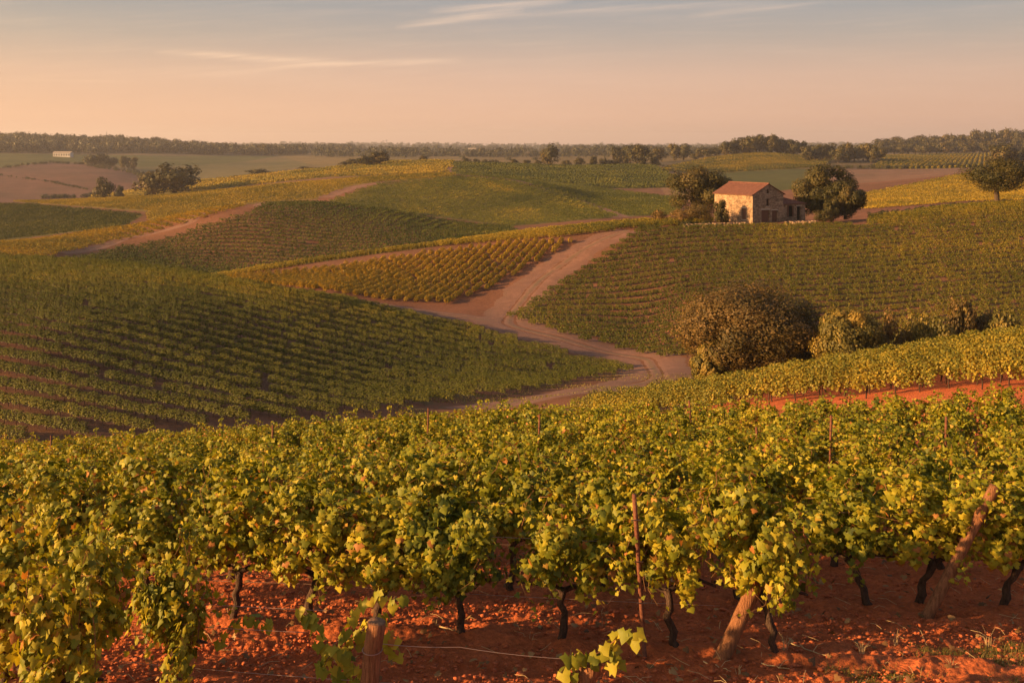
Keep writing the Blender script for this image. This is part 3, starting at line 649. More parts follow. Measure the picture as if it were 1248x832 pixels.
for n_, (u, Y) in enumerate(((330, 27), (520, 31), (655, 24), (1010, 21), (60, 30), (1150, 19))):
    x, y, z = at_uy(u, Y); stake(['slim stake %s' % q for q in ('in the upper left rows of the near block', 'near the far edge of the near block', 'showing above the vines at the centre', 'in the rows right of centre near the red gap', 'at the upper left of the near block', 'among the vines at the upper right of the near block')][n_], (x, y, z), (x + 0.05, y, z + 1.95), 0.025)

def wire(label, pts, r=0.0028, group=None):
    p = np.array(pts); m = []
    for a, b in zip(p[:-1], p[1:]):
        for q in np.linspace(0, 1, 14, endpoint=False): m.append(a + (b - a) * q - np.array((0, 0, 0.06 * q * (1 - q))))
    m.append(p[-1])
    o = mk_tube_obj('trellis_wire', [tube(m, r, 5)], M_WIRE); tag(o, label, 'wire', group); return o
def rowline(k, h, s0, s1, n=9):
    out = []
    for s in np.linspace(s0, s1, 3):
        p = row_pt(k, s); out.append((p[0], p[1], T(p[0], p[1]) + h))
    return out
wire('upper wire of the front row crossing the bare soil at bottom left', rowline(-1, 0.93, -6.5, -1.3))
wire('middle wire of the front row at bottom left', rowline(-1, 0.72, -6.5, -1.5))
wire('lowest wire of the front row at bottom left', rowline(-1, 0.33, -6.5, -0.3))
wire('slack wire running right from the short round post over red soil', [tuple(gp(458, 783, 9.4)), tuple(gp(560, 788, 9.4)), tuple(gp(700, 803, 9.3))])
wire('lower wire of the second row at knee height', rowline(0, 0.52, -7, 2.2))
wire('upper wire of the second row, level with the leaves', rowline(0, 1.15, -7, 2.4))
wire('upper wire of the third row', rowline(1, 1.15, -8, 5.2))
wire('lower wire of the third row', rowline(1, 0.62, -8, 5.0))

# ------------------------------------------------------------------ the remaining vines, one mass
def lod_vine(nl, size, g, L=1.2, H=1.35, low=0.42, W=0.27, trunk=True, nt=1):
    c = np.stack([g.uniform(-L / 2, L / 2, nl), np.zeros(nl), np.zeros(nl)], 1)
    prof = low + 0.08 * np.sin(c[:, 0] * 5); top = H * ((0.92 + 0.08 * np.sin(c[:, 0] * 4.1 + 1) if nt != 1 or not trunk else 1.0 - 0.4 * np.abs(c[:, 0] / L) ** 2.0) + 0.08 * g.random(nl))
    t = g.random(nl); c[:, 2] = prof + (top - prof) * t
    w_ = W * np.sin(np.clip(t, 0.12, 0.97) * math.pi) ** 0.5; sd = g.choice((-1, 1), nl); c[:, 1] = sd * w_ * g.uniform(0.4, 1.1, nl)
    nrm = np.stack([g.normal(0, 0.5, nl), sd * 1.0, 0.3 + 1.0 * t], 1) + g.normal(0, 0.3, (nl, 3))
    v, q = quads_cloud(c, nrm, size * g.uniform(0.7, 1.3, nl), g)
    r = np.clip(0.5 + g.normal(0, 0.10, nl), 0, 1); mi = np.zeros(nl, int)
    if trunk:
        for j in range(nt):
            x = (j + 0.5) / nt * L - L / 2
            tv, tq = tube([(x, 0, -0.1), (x + 0.03, 0, 0.3), (x, 0, 0.6)], 0.035, 4, cap=False)
            q = np.concatenate([q, tq + len(v)]); v = np.concatenate([v, tv]); r = np.concatenate([r, np.zeros(len(tq))]); mi = np.concatenate([mi, np.ones(len(tq), int)])
    return v, q, r, mi

def scatter_rows(poly, y0, y1, d, rs, vs, g, jit=0.05):
    d = np.array(d) / np.linalg.norm(d); n = np.array((-d[1], d[0]))
    us = [p[0] for p in poly]; cs = []
    for u in (min(us), max(us)):
        for y in (y0, y1): cs.append(((u - CX) / F * y, y))
    cs = np.array(cs); a = cs @ d; b = cs @ n
    A, B = np.meshgrid(np.arange(a.min(), a.max(), vs), np.arange(b.min(), b.max(), rs))
    A = A + (g.random((A.shape[0], 1))) * vs + g.normal(0, jit, A.shape)
    x = (A[..., None] * d + B[..., None] * n); X, Y = x[..., 0].ravel(), x[..., 1].ravel()
    k = (Y > y0) & (Y < y1); X, Y = X[k], Y[k]
    Z = terr(X, Y); u, v = proj(X, Y, Z); k = inpoly(u, v, poly); return X[k], Y[k], Z[k]

def mass_object(name, mats, protos_, P, rot, scl, kind, tint, label, cat):
    """one object: its mesh holds every base point and the few shapes; geometry nodes set them out"""
    V_ = [P]; Q_ = []; R_ = []; M_ = []; K_ = []; n = len(P)
    vk = [kind]; vr = [rot]; vs = [scl]; vt = [tint]
    for i, (v, q, r, mi) in enumerate(protos_):
        V_.append(v); Q_.append(q + n); n += len(v); R_.append(r); M_.append(mi); K_.append(np.full(len(q), i))
        vk.append(np.full(len(v), -1)); vr.append(np.zeros(len(v))); vs.append(np.ones((len(v), 3))); vt.append(np.zeros(len(v)))
    o = mk(name, np.concatenate(V_), np.concatenate(Q_), mats, midx=np.concatenate(M_),
           attrs={'rnd': ('FACE', 'FLOAT', np.concatenate(R_)), 'shape_id': ('FACE', 'INT', np.concatenate(K_)), 'pick': ('POINT', 'INT', np.concatenate(vk)),
                  'turn': ('POINT', 'FLOAT', np.concatenate(vr)), 'size3': ('POINT', 'FLOAT_VECTOR', np.concatenate(vs)), 'tint': ('POINT', 'FLOAT', np.concatenate(vt))})
    tag(o, label, cat, kind='stuff')
    ng = bpy.data.node_groups.new(name + '_spread', 'GeometryNodeTree')
    ng.interface.new_socket('Geometry', in_out='INPUT', socket_type='NodeSocketGeometry'); ng.interface.new_socket('Geometry', in_out='OUTPUT', socket_type='NodeSocketGeometry')
    N = ng.nodes; L = ng.links
    gi = N.new('NodeGroupInput'); go = N.new('NodeGroupOutput'); jn = N.new('GeometryNodeJoinGeometry')
    def attr(nm, ty):
        a = N.new('GeometryNodeInputNamedAttribute'); a.data_type = ty; a.inputs[0].default_value = nm; return a.outputs[0]
    def cmp(sock, val):
        c = N.new('FunctionNodeCompare'); c.data_type = 'INT'; c.operation = 'EQUAL'; L.new(sock, c.inputs[2]); c.inputs[3].default_value = val; return c.outputs[0]
    for i in range(len(protos_)):
        sf = N.new('GeometryNodeSeparateGeometry'); sf.domain = 'FACE'; L.new(gi.outputs[0], sf.inputs[0]); L.new(cmp(attr('shape_id', 'INT'), i), sf.inputs[1])
        # base points: loose vertices whose pick is i
        mp = N.new('GeometryNodeMeshToPoints'); L.new(gi.outputs[0], mp.inputs[0]); L.new(cmp(attr('pick', 'INT'), i), mp.inputs[1])
        ip = N.new('GeometryNodeInstanceOnPoints'); L.new(mp.outputs[0], ip.inputs['Points']); L.new(sf.outputs[0], ip.inputs['Instance'])
        cx = N.new('ShaderNodeCombineXYZ'); L.new(attr('turn', 'FLOAT'), cx.inputs[2])
        e2r = N.new('FunctionNodeEulerToRotation'); L.new(cx.outputs[0], e2r.inputs[0]); L.new(e2r.outputs[0], ip.inputs['Rotation'])
        L.new(attr('size3', 'FLOAT_VECTOR'), ip.inputs['Scale']); L.new(ip.outputs[0], jn.inputs[0])
    L.new(jn.outputs[0], go.inputs[0])
    md = o.modifiers.new('spread', 'NODES'); md.node_group = ng
    return o

g = np.random.default_rng(21)
shapes = [lod_vine(420, 0.125, g), lod_vine(420, 0.125, g, H=1.42), lod_vine(400, 0.125, g, H=1.28), lod_vine(400, 0.13, g, H=1.45, low=0.5),   # near
          lod_vine(170, 0.2, g), lod_vine(170, 0.2, g, H=1.4), lod_vine(160, 0.2, g, H=1.25),                                         # middle
          lod_vine(120, 0.36, g, L=3.2, H=1.4, W=0.34, trunk=False), lod_vine(110, 0.36, g, L=3.2, H=1.3, W=0.34, trunk=False),          # far rows
          lod_vine(90, 0.8, g, L=8, H=1.7, W=0.6, trunk=False)]                                                                     # farthest rows
PX, RT, SL, KD, TN = [], [], [], [], []
def add_pts(X, Y, Z, ang, kinds, tint, s=1.0):
    n = len(X); PX.append(np.stack([X, Y, Z - 0.03], 1)); RT.append(ang + np.where(g.random(n) < .5, math.pi, 0) + g.normal(0, 0.08, n))
    SL.append(np.stack([g.uniform(.85, 1.1, n), g.uniform(.85, 1.2, n), g.uniform(.90, 1.12, n)], 1) * np.array(s))
    KD.append(g.choice(kinds, n)); TN.append(np.clip(tint + g.normal(0, 0.03, n), 0, 1.2))
rest = np.array(rest); add_pts(rest[:, 0], rest[:, 1], terr(rest[:, 0], rest[:, 1]), ANG, [0, 1, 2, 3], 0.60, 1.08)
# rise on the right, behind the red track
X, Y, Z = scatter_rows([(660, 505), (760, 512), (900, 497), (1050, 487), (1250, 471), (1500, 455), (1500, 360), (1250, 396), (1050, 430), (900, 458), (750, 486)], 41, 76, (1.0, -0.32), 2.0, 1.05, g)
add_pts(X, Y, Z, math.atan2(-0.32, 1), [0, 1, 2, 3], 0.56, 1.0)
for nm, (poly, y0, y1, d, tint) in FIELDS.items():
    ang = math.atan2(d[1], d[0])
    if y0 < 110: rs, vs, kk, s = 3.5, 0.95, [0, 1, 2, 3], (1.0, 1.0, 0.80)
    elif nm == 'gold_field' or nm == 'gold_strip': rs, vs, kk, s = 1.75, 0.85, [4, 5, 6], (1.0, 1.2, 0.80)
    elif y0 < 230: rs, vs, kk, s = 2.85, 0.9, [4, 5, 6], (1.0, 1.0, 0.68)
    elif y0 < 345 and nm != 'right_gold': rs, vs, kk, s = 2.9, 3.0, [7, 8], (1.0, 1.2, 0.80)
    elif y0 < 600: rs, vs, kk, s = 3.6, 3.1, [7, 8], (1.0, 1.2, 0.9)
    else: rs, vs, kk, s = 4.2, 8.0, [9], 1.15
    X, Y, Z = scatter_rows(poly, y0, y1, d, rs, vs, g, 0.38 if nm == 'gold_field' else 0.08)
    hole = g.random(len(X)) < 0.006
    X, Y, Z = X[~hole], Y[~hole], Z[~hole]
    tn = np.full(len(X), tint) + 0.35 * fbm(X / 30, Y / 30, 3, 50)
    add_pts(X, Y, Z, ang, kk, tn, s)
    print('field', nm, len(X))
mass_object('grapevines', [M_FIELD, M_BARK], shapes, np.concatenate(PX), np.concatenate(RT), np.concatenate(SL), np.concatenate(KD), np.concatenate(TN),
            'rows of grapevines covering the rolling hills beyond the near rows', 'vineyard')

# ------------------------------------------------------------------ trees
def crown(nl, leaf, seed, nc=46, rc=(0.17, 0.32), squash=1.0, lowcut=-0.75, cone=0.0, ex=0.33):
    """leaf clumps spread through a unit crown centred at the origin (radius 1)"""
    g = np.random.default_rng(seed); cc = []
    while len(cc) < nc:
        p = g.normal(size=3); p /= np.linalg.norm(p); p *= 0.80 * g.random() ** ex; p[2] *= 1.0
        if p[2] < lowcut: continue
        if cone: p[:2] *= 1 - cone * (p[2] + 1) / 2
        cc.append(p)
    cc = np.array(cc); rr = g.uniform(rc[0], rc[1], nc); w_ = rr ** 2 / (rr ** 2).sum()
    k = g.choice(nc, nl, p=w_); d = g.normal(size=(nl, 3)); d /= np.linalg.norm(d, axis=1)[:, None]
    rad = rr[k] * (g.uniform(0.6, 1.05, nl) + 0.22 * np.abs(g.normal(0, .4, nl)))
    c = cc[k] + d * rad[:, None]; c[:, 2] *= squash
    nrm = d + 0.6 * c / (np.linalg.norm(c, axis=1)[:, None] + 1e-6) + g.normal(0, 0.33, (nl, 3))
    v, q = quads_cloud(c, nrm, leaf * g.uniform(0.6, 1.35, nl), g)
    r = np.clip(0.45 + (g.random(nc)[k] - 0.5) * 0.5 + g.normal(0, 0.13, nl), 0, 1)
    return v, q, r
def tree_parts(t, W, H, ch, mat, seed, nl=3000, leaf=0.3, trunk_r=None, **kw):
    """W crown width, H total height, ch crown height; leaf in metres"""
    v, q, r = crown(nl, leaf / (W / 2), seed, **kw)
    v = v * np.array((W / 2, W / 2, ch / 2)) * 1.12 + np.array((0, 0, H - ch / 2))
    v[:, 2] = np.maximum(v[:, 2], 0.02)
    mk('crown', v, q, mat, t, attrs={'rnd': ('FACE', 'FLOAT', r)})
    g = np.random.default_rng(seed + 1); tr = trunk_r or W * 0.035; zc = H - ch / 2; fork = max(H - ch * 0.95, H * 0.12)
    bend = g.normal(0, 0.03 * W, 2)
    tp = [(0, 0, -0.5), (0, 0, 0.1), (bend[0] * .5, bend[1] * .5, fork), (bend[0], bend[1], zc), (bend[0], bend[1], H - ch * 0.22)]
    parts = [tube(tp, [tr * 1.6, tr * 1.25, tr, tr * 0.6, tr * 0.15], 9, rough=0.15, seed=seed)]
    for k in range(6):
        a = k * 1.05 + g.random(); L = W * g.uniform(0.15, 0.26); z0 = fork + (zc - fork) * g.random()
        parts.append(tube([(bend[0] * .6, bend[1] * .6, z0), (math.cos(a) * L * .5, math.sin(a) * L * .5, z0 + ch * 0.13), (math.cos(a) * L, math.sin(a) * L, z0 + ch * 0.32)], [tr * 0.5, tr * 0.32, tr * 0.1], 6))
    mk_tube_obj('trunk', parts, M_TRUNK, t)
def tree(label, u, vb, Y, wpx, hpx, mat=None, seed=1, nl=4000, leaf=0.3, chf=0.85, name='broadleaf_tree', cat='tree', group=None, ground=True, **kw):
    x = (u - CX) / F * Y; z = T(x, Y)
    W = wpx / F * Y; top = -(vb - hpx - HV) / F * Y; H = max(top - z, 1.0)
    t = thing(name, label, cat, (x, Y, z), group=group)
    tree_parts(t, W, H, H * chf, mat or M_TREE, seed, nl, leaf, **kw); return t

tree('dark broad oak standing just left of the stone farmhouse', 853, 266, 228, 78, 63, seed=131, nl=22000, leaf=0.34, chf=0.86)
tree('large rounded oak right behind the farmhouse annex', 1001, 268, 222, 78, 69, seed=32, nl=28000, leaf=0.34, chf=0.93, nc=36)
tree('smaller dark tree leaning on the right side of the large farmhouse oak', 1030, 270, 216, 48, 52, seed=33, nl=14000, leaf=0.32, chf=0.95)
tree('spreading tree with a bare short trunk at the right edge of the photo', 1216, 245, 222, 78, 54, seed=34, nl=24000, leaf=0.33, chf=0.74, nc=90, squash=1.0)
tree('dense dark bush against the farmhouse sunlit wall', 879, 271, 205.5, 20, 27, seed=35, nl=3500, leaf=0.2, chf=1.0, name='bush', cat='bush')
tree('dry reddish shrub left of the farmhouse', 852, 271, 207, 36, 24, M_TREE_RED, seed=36, nl=3500, leaf=0.2, chf=1.0, name='bush', cat='bush')
tree('brownish low shrub at the left end of the farmhouse garden', 829, 270, 208, 28, 18, M_TREE_RED, seed=37, nl=2400, leaf=0.2, chf=1.0, name='bush', cat='bush')
tree('small russet shrub at the far left of the farmhouse garden', 803, 269, 211, 20, 16, M_TREE_RED, seed=37, nl=1500, leaf=0.2, chf=1.0, name='bush', cat='bush')
tree('small dark bush by the annex corner of the farmhouse', 1003, 273, 203, 24, 18, seed=38, nl=2400, leaf=0.2, chf=1.0, name='bush', cat='bush')
tree('upright dark bush beneath the right farmhouse oak', 1013, 272, 205, 20, 32, seed=39, nl=2400, leaf=0.2, chf=1.0, name='bush', cat='bush')
tree('huge rounded russet bush on the valley floor right of the dirt track', 916, 470, 112, 172, 126, M_TREE_RED, seed=41, nl=80000, leaf=0.24, chf=1.0, nc=230, rc=(0.13, 0.27), ex=0.22, name='large_bush', cat='bush')
tree('green lower bush hugging the left foot of the huge russet bush', 866, 468, 109, 46, 50, M_SHRUB_Y, seed=42, nl=22000, leaf=0.2, chf=1.0, nc=90, rc=(0.12, 0.24), ex=0.2, name='large_bush', cat='bush')
tree('dark green bush hugging the right side of the huge russet bush', 973, 460, 112, 66, 74, M_TREE, seed=43, nl=22000, leaf=0.2, chf=1.0, nc=90, rc=(0.12, 0.24), ex=0.2, name='large_bush', cat='bush')
tree('golden topped green bush right of the huge russet bush', 1033, 440, 104, 84, 68, M_SHRUB_Y, seed=44, nl=26000, leaf=0.2, chf=1.0, nc=100, rc=(0.12, 0.24), ex=0.2, name='large_bush', cat='bush')
for n_, (u, vb, w_, h_, m_, lb) in enumerate([(1012, 430, 30, 50, M_SHRUB_Y, 'tall narrow golden shrub between the two large valley bushes'), (1084, 430, 46, 42, M_TREE_RED, 'russet low shrub, first right of the golden topped bush'), (1112, 425, 40, 34, M_SHRUB_Y, 'olive low shrub in the middle of the valley hedge'),
        (1142, 420, 44, 32, M_SHRUB_Y, 'golden low shrub in the valley hedge below the right hill'), (1170, 412, 38, 36, M_TREE_RED, 'russet shrub with a raised top in the valley hedge'), (1196, 408, 34, 26, M_TREE_RED, 'rust coloured shrub near the right end of the valley hedge'), (1226, 405, 40, 18, M_SHRUB_Y, 'lowest shrub at the right end of the valley hedge'), (1172, 400, 24, 22, M_SHRUB_Y, 'small golden shrub rising behind the russet hedge')]):
    tree(lb, u, vb, 106 + (n_ % 3) * 2, w_ * 1.15, h_ + 9, m_, seed=50 + n_, nl=4500, leaf=0.2, chf=1.0, name='shrub', cat='shrub')

# distant single trees share a few crowns
FAR = []
for i in range(6):
    t = thing('broadleaf_tree', 'x', 'tree'); tree_parts(t, 1.0, 1.0, 0.93, M_TREE, 70 + i, 1500, 0.085, nc=20, rc=(0.24, 0.42), cone=(0.35 if i == 5 else 0)); FAR.append([t, False])
gt = np.random.default_rng(5)
def far_tree(label, u, vb, Y, wpx, hpx, group=None, i=None, name='broadleaf_tree', cat='tree'):
    wpx *= 1.2; hpx *= 1.12; x = (u - CX) / F * Y; z = T(x, Y); W = wpx / F * Y; H = max(-(vb - hpx - HV) / F * Y - z, 2.0)
    i = int(gt.integers(0, 5)) if i is None else i; e = FAR[i]; rz = gt.uniform(0, 6.28)
    if not e[1]:
        e[1] = True; t = e[0]; t.location = (x, Y, z); t.rotation_euler = (0, 0, rz); t.scale = (W, W, H); t.name = name; tag(t, label, cat, group)
    else: dup(e[0], (x, Y, z), rz, (W, W, H), label, cat, group, name)
for a in [('broad dark tree clump on the golden ridge at left', 212, 233, 700, 50, 30), ('lower rounded tree at the left of the ridge clump', 188, 235, 700, 34, 22), ('tall tree between the brown field and the golden ridge', 127, 238, 700, 20, 20), ('small bush right of the ridge tree at left', 146, 238, 700, 11, 11),
          ('larger tree on the edge of the brown field', 118, 203, 1300, 24, 16), ('round tree beside the brown field, middle of three', 135, 204, 1300, 14, 12), ('tall dark tree beside the brown field', 152, 206, 1280, 12, 15), ('slim dark tree at the right end by the brown field', 163, 206, 1280, 9, 12),
          ('dark round tree at the right end of the ridge hedge left of centre', 463, 203, 800, 26, 17), ('rounded tree second in the ridge hedge', 447, 204, 800, 19, 14), ('lower tree third in the ridge hedge', 432, 204, 845, 18, 10), ('low bush at the left end of the ridge hedge', 421, 205, 845, 12, 7),
          ('small dark tree alone below the ridge at left', 372, 212, 900, 16, 8), ('low bush by the field edge left of the single tree', 314, 216, 900, 24, 9), ('tiny tree on the golden crest left of centre', 516, 198, 900, 9, 7),
          ('tall pointed tree standing alone at the centre', 671, 204, 860, 20, 23), ('round tree left of the pair in the middle distance', 750, 197, 1000, 16, 17), ('wide tree behind the pair in the middle distance', 768, 197, 1050, 26, 19), ('large round tree right of centre in the middle distance', 780, 202, 870, 23, 21), ('flat tree on the plain right of centre', 802, 193, 1100, 17, 11),
          ('low wide tree on the plain left of the wooded hill', 822, 193, 1150, 14, 15), ('dark round tree on the plain left of the wooded hill', 833, 193, 1150, 18, 16), ('pale tree at the foot of the wooded hill', 863, 195, 1120, 26, 14), ('small tree at the foot of the wooded hill', 849, 197, 1120, 14, 9),
          ('dark bushy tree behind the spreading tree at the right edge', 1222, 205, 800, 36, 27), ('tree cut off by the right edge behind the spreading tree', 1250, 204, 820, 24, 22)]:
    far_tree(*a, i=(5 if 'pointed' in a[0] else None))
for n_, u in enumerate([626, 642, 656, 690, 706, 722, 736, 745, 754, 762, 724, 798]):
    far_tree('small roadside tree in the line below the single pointed tree', u, 203 - (u > 700) * 1.2, 880, gt.uniform(6, 11), gt.uniform(6, 11), 'small trees lining the far field')
for n_, u in enumerate([888, 897, 906, 914, 922, 931, 940, 949, 958, 967, 975, 911, 928, 948, 962]):
    far_tree('dark tree of the copse crowning the golden hill', u, 188 + abs(u - 930) * 0.03, 1100 + (n_ % 3) * 14, gt.uniform(15, 20), 22 - abs(u - 930) * 0.12 + gt.uniform(-2, 1), 'trees of the copse on the golden hill')
for n_, u in enumerate([984, 993, 1002, 1011, 1022, 1032, 1041, 1052, 1062, 1035, 1058, 1070]):
    far_tree('hazy tree in the hedge running down right of the hilltop copse', u, 194 + (n_ > 8) * 5, 1000 + (n_ % 4) * 14, gt.uniform(14, 20), gt.uniform(13, 19), 'trees of the hedge right of the copse')
for n_, u in enumerate(np.linspace(1072, 1290, 26)):
    far_tree('tree in the front rank of the wood along the right horizon', float(u), 189 - (u - 1072) * 0.012, 1480 + (n_ % 3) * 20, gt.uniform(12, 18), gt.uniform(11, 16), 'front trees of the right hand wood')
for n_, u in enumerate(np.linspace(1076, 1290, 24)):
    far_tree('tree in the rear rank of the wood along the right horizon', float(u), 184 - (u - 1072) * 0.03, 1700 + (n_ % 3) * 30, gt.uniform(14, 22), 13 + 0.03 * (u - 1072) * 1.2 + gt.uniform(-2, 2), 'rear trees of the right hand wood')

# far woods: one mass each
def far_tree_shape(nl, leaf, seed):
    v, q, r = crown(nl, leaf, seed, nc=12, rc=(0.3, 0.5), lowcut=-0.9); v = v * np.array((0.5, 0.5, 0.5)) + np.array((0, 0, 0.5)); return v, q, r, np.zeros(len(q), int)
M_WOOD = leaf_mat('far_wood_leaf', (0.028, 0.038, 0.016), (0.060, 0.065, 0.026), (0.11, 0.09, 0.035), 0.1, field=True)
g = np.random.default_rng(33); P, S = [], []
def wood(n, u0, u1, y0, y1, h0, h1, cond=None):
    u = g.uniform(u0, u1, n); y = g.uniform(y0, y1, n); x = (u - CX) / F * y; z = terr(x, y); k = np.ones(n, bool) if cond is None else cond(u, y, x)
    h = g.uniform(h0, h1, n); P.append(np.stack([x, y, z], 1)[k]); w_ = h * g.uniform(0.9, 1.4, n); S.append(np.stack([w_, w_, h], 1)[k])
wood(2600, -400, 372, 1640, 2300, 13, 22, lambda u, y, x: (y > 1640 + 0.9 * np.clip(u - 0, 0, 400)))
wood(500, 300, 430, 2400, 3200, 14, 20)
wood(5200, -500, 1750, 3300, 7000, 12, 24, lambda u, y, x: fbm(x / 500, y / 500, 3, 61) > -0.12)
wood(1800, -500, 1750, 7000, 12000, 20, 34)
wood(3600, 380, 1000, 1700, 3400, 6, 17, lambda u, y, x: fbm(x / 260, y / 200, 3, 66) > 0.13)
wood(160, 420, 900, 1250, 1900, 6, 10, lambda u, y, x: fbm(x / 90, y / 90, 3, 67) > 0.15)
P = np.concatenate(P); S = np.concatenate(S); n = len(P)
mass_object('far_woods', [M_WOOD], [far_tree_shape(170, 0.30, 91), far_tree_shape(170, 0.30, 92), far_tree_shape(150, 0.32, 93)], P, g.uniform(0, 6.28, n), S, g.integers(0, 3, n), g.uniform(0.4, 0.6, n), 'distant woods along the horizon fading into haze', 'woods')
# hedgerow scrub between far fields and by the farmhouse
P, S = [], []
def hedge(pts, n, h0, h1, y0):
    q = np.array([pix(u, v, y0)[:2] for u, v in pts]); t = g.random(n) * (len(pts) - 1); i = np.minimum(t.astype(int), len(pts) - 2); f_ = (t - i)[:, None]
    p = q[i] * (1 - f_) + q[i + 1] * f_ + g.normal(0, h1 * 0.25, (n, 2)); h = g.uniform(h0, h1, n)
    P.append(np.stack([p[:, 0], p[:, 1], terr(p[:, 0], p[:, 1]) - 0.1], 1)); w_ = h * g.uniform(1.0, 1.8, n); S.append(np.stack([w_, w_, h], 1))
hedge([(0, 206), (60, 199), (110, 201)], 60, 2, 4, 1000); hedge([(110, 203), (170, 214), (178, 220)], 70, 3, 6, 860)
hedge([(0, 214), (60, 222), (110, 232)], 60, 1.2, 2.5, 700); hedge([(50, 244), (100, 241), (128, 238)], 50, 2, 4, 840)
hedge([(560, 201), (700, 205), (790, 202)], 160, 1.5, 3, 840); hedge([(1000, 205), (1100, 206), (1200, 203)], 80, 2, 4, 840)
hedge([(1062, 262), (1120, 256), (1180, 250), (1250, 245)], 120, 0.5, 1.1, 205); hedge([(795, 200), (830, 214), (822, 222)], 60, 1.5, 3.0, 640)
hedge([(790, 274), (830, 275), (868, 275)], 40, 0.6, 1.1, 203); hedge([(1060, 268), (1085, 262)], 24, 0.7, 1.4, 204)
P = np.concatenate(P); S = np.concatenate(S); n = len(P)
mass_object('hedge_scrub', [M_WOOD], [far_tree_shape(170, 0.30, 94), far_tree_shape(170, 0.30, 95)], P, g.uniform(0, 6.28, n), S, g.integers(0, 2, n), g.uniform(0.45, 0.75, n), 'low scrub along field edges and hedge lines on the far slopes', 'scrub')

# ------------------------------------------------------------------ farmhouse
def stone_mat():
    m = bpy.data.materials.new('rubble_stone'); m.use_nodes = True; w = NT(m.node_tree)
    tc = w.n('ShaderNodeTexCoord'); mp = w.n('ShaderNodeMapping', i_Vector=tc.outputs['Object']); mp.inputs['Scale'].default_value = (1.0, 1.0, 1.7)
    vo = w.n('ShaderNodeTexVoronoi', i_Vector=mp.outputs[0], i_Scale=2.6); sp = w.n('ShaderNodeSeparateColor', i_0=vo.outputs['Color'])
    c = w.ramp(sp.outputs[0], [(0.0, (0.19, 0.12, 0.07)), (0.45, (0.31, 0.205, 0.12)), (1.0, (0.43, 0.30, 0.18))])
    ed = w.n('ShaderNodeTexVoronoi', i_Vector=mp.outputs[0], i_Scale=2.6, feature='DISTANCE_TO_EDGE')
    c = w.mix(w.ramp(ed.outputs['Distance'], [(0.02, 0.55), (0.07, 0.0)]), c, (0.29, 0.20, 0.13))
    nz = w.n('ShaderNodeTexNoise', i_Vector=mp.outputs[0], i_Scale=0.6, i_Detail=6.0)
    c = w.mix(1.0, c, w.ramp(nz.outputs[0], [(0.35, 0.62), (0.65, 1.1)]), 'MULTIPLY')
    bp = w.n('ShaderNodeBump', i_Strength=0.8, i_Distance=0.08, i_Height=ed.outputs['Distance'])
    p = w.n('ShaderNodeBsdfPrincipled', i_Base_Color=c, i_Roughness=0.95, i_Normal=bp.outputs[0]); o = w.n('ShaderNodeOutputMaterial'); w.l(p.outputs[0], o.inputs[0]); return m
M_STONE = stone_mat()
M_TILE = rough_mat('clay_roof_tile', (0.115, 0.05, 0.036), (0.23, 0.105, 0.072), 2.2, bump=0.4)
M_WOODD = rough_mat('old_door_wood', (0.10, 0.05, 0.03), (0.20, 0.10, 0.06), 6, stretch=(4, 4, 0.4))
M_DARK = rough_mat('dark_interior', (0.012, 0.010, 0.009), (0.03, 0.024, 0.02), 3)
M_LINTEL = rough_mat('pale_lintel_stone', (0.36, 0.29, 0.21), (0.52, 0.43, 0.32), 4)
def prism(poly, axis, a, b):
    """extrude a 2D outline; axis 'y': outline in x,z from y=a to b; axis 'x': outline in y,z"""
    n = len(poly); v = []
    for s in (a, b):
        for p in poly: v.append((p[0], s, p[1]) if axis == 'y' else (s, p[0], p[1]))
    f = [tuple(range(n)), tuple(range(2 * n - 1, n - 1, -1))] + [(i, i + n, (i + 1) % n + n, (i + 1) % n) for i in range(n)]
    return v, f
def pm(name, polys, mat, parent):
    me = bpy.data.meshes.new(name); V_, F_ = [], []
    for v, f in polys:
        k = len(V_); V_ += list(v); F_ += [tuple(i + k for i in q) for q in f]
    me.from_pydata(V_, [], F_); me.materials.append(mat)
    import bmesh
    bm = bmesh.new(); bm.from_mesh(me); bmesh.ops.recalc_face_normals(bm, faces=bm.faces); bm.to_mesh(me); bm.free()
    o = bpy.data.objects.new(name, me); COL.objects.link(o); o.parent = parent; return o
def bx(x0, x1, y0, y1, z0, z1): return prism([(x0, z0), (x1, z0), (x1, z1), (x0, z1)], 'y', y0, y1)
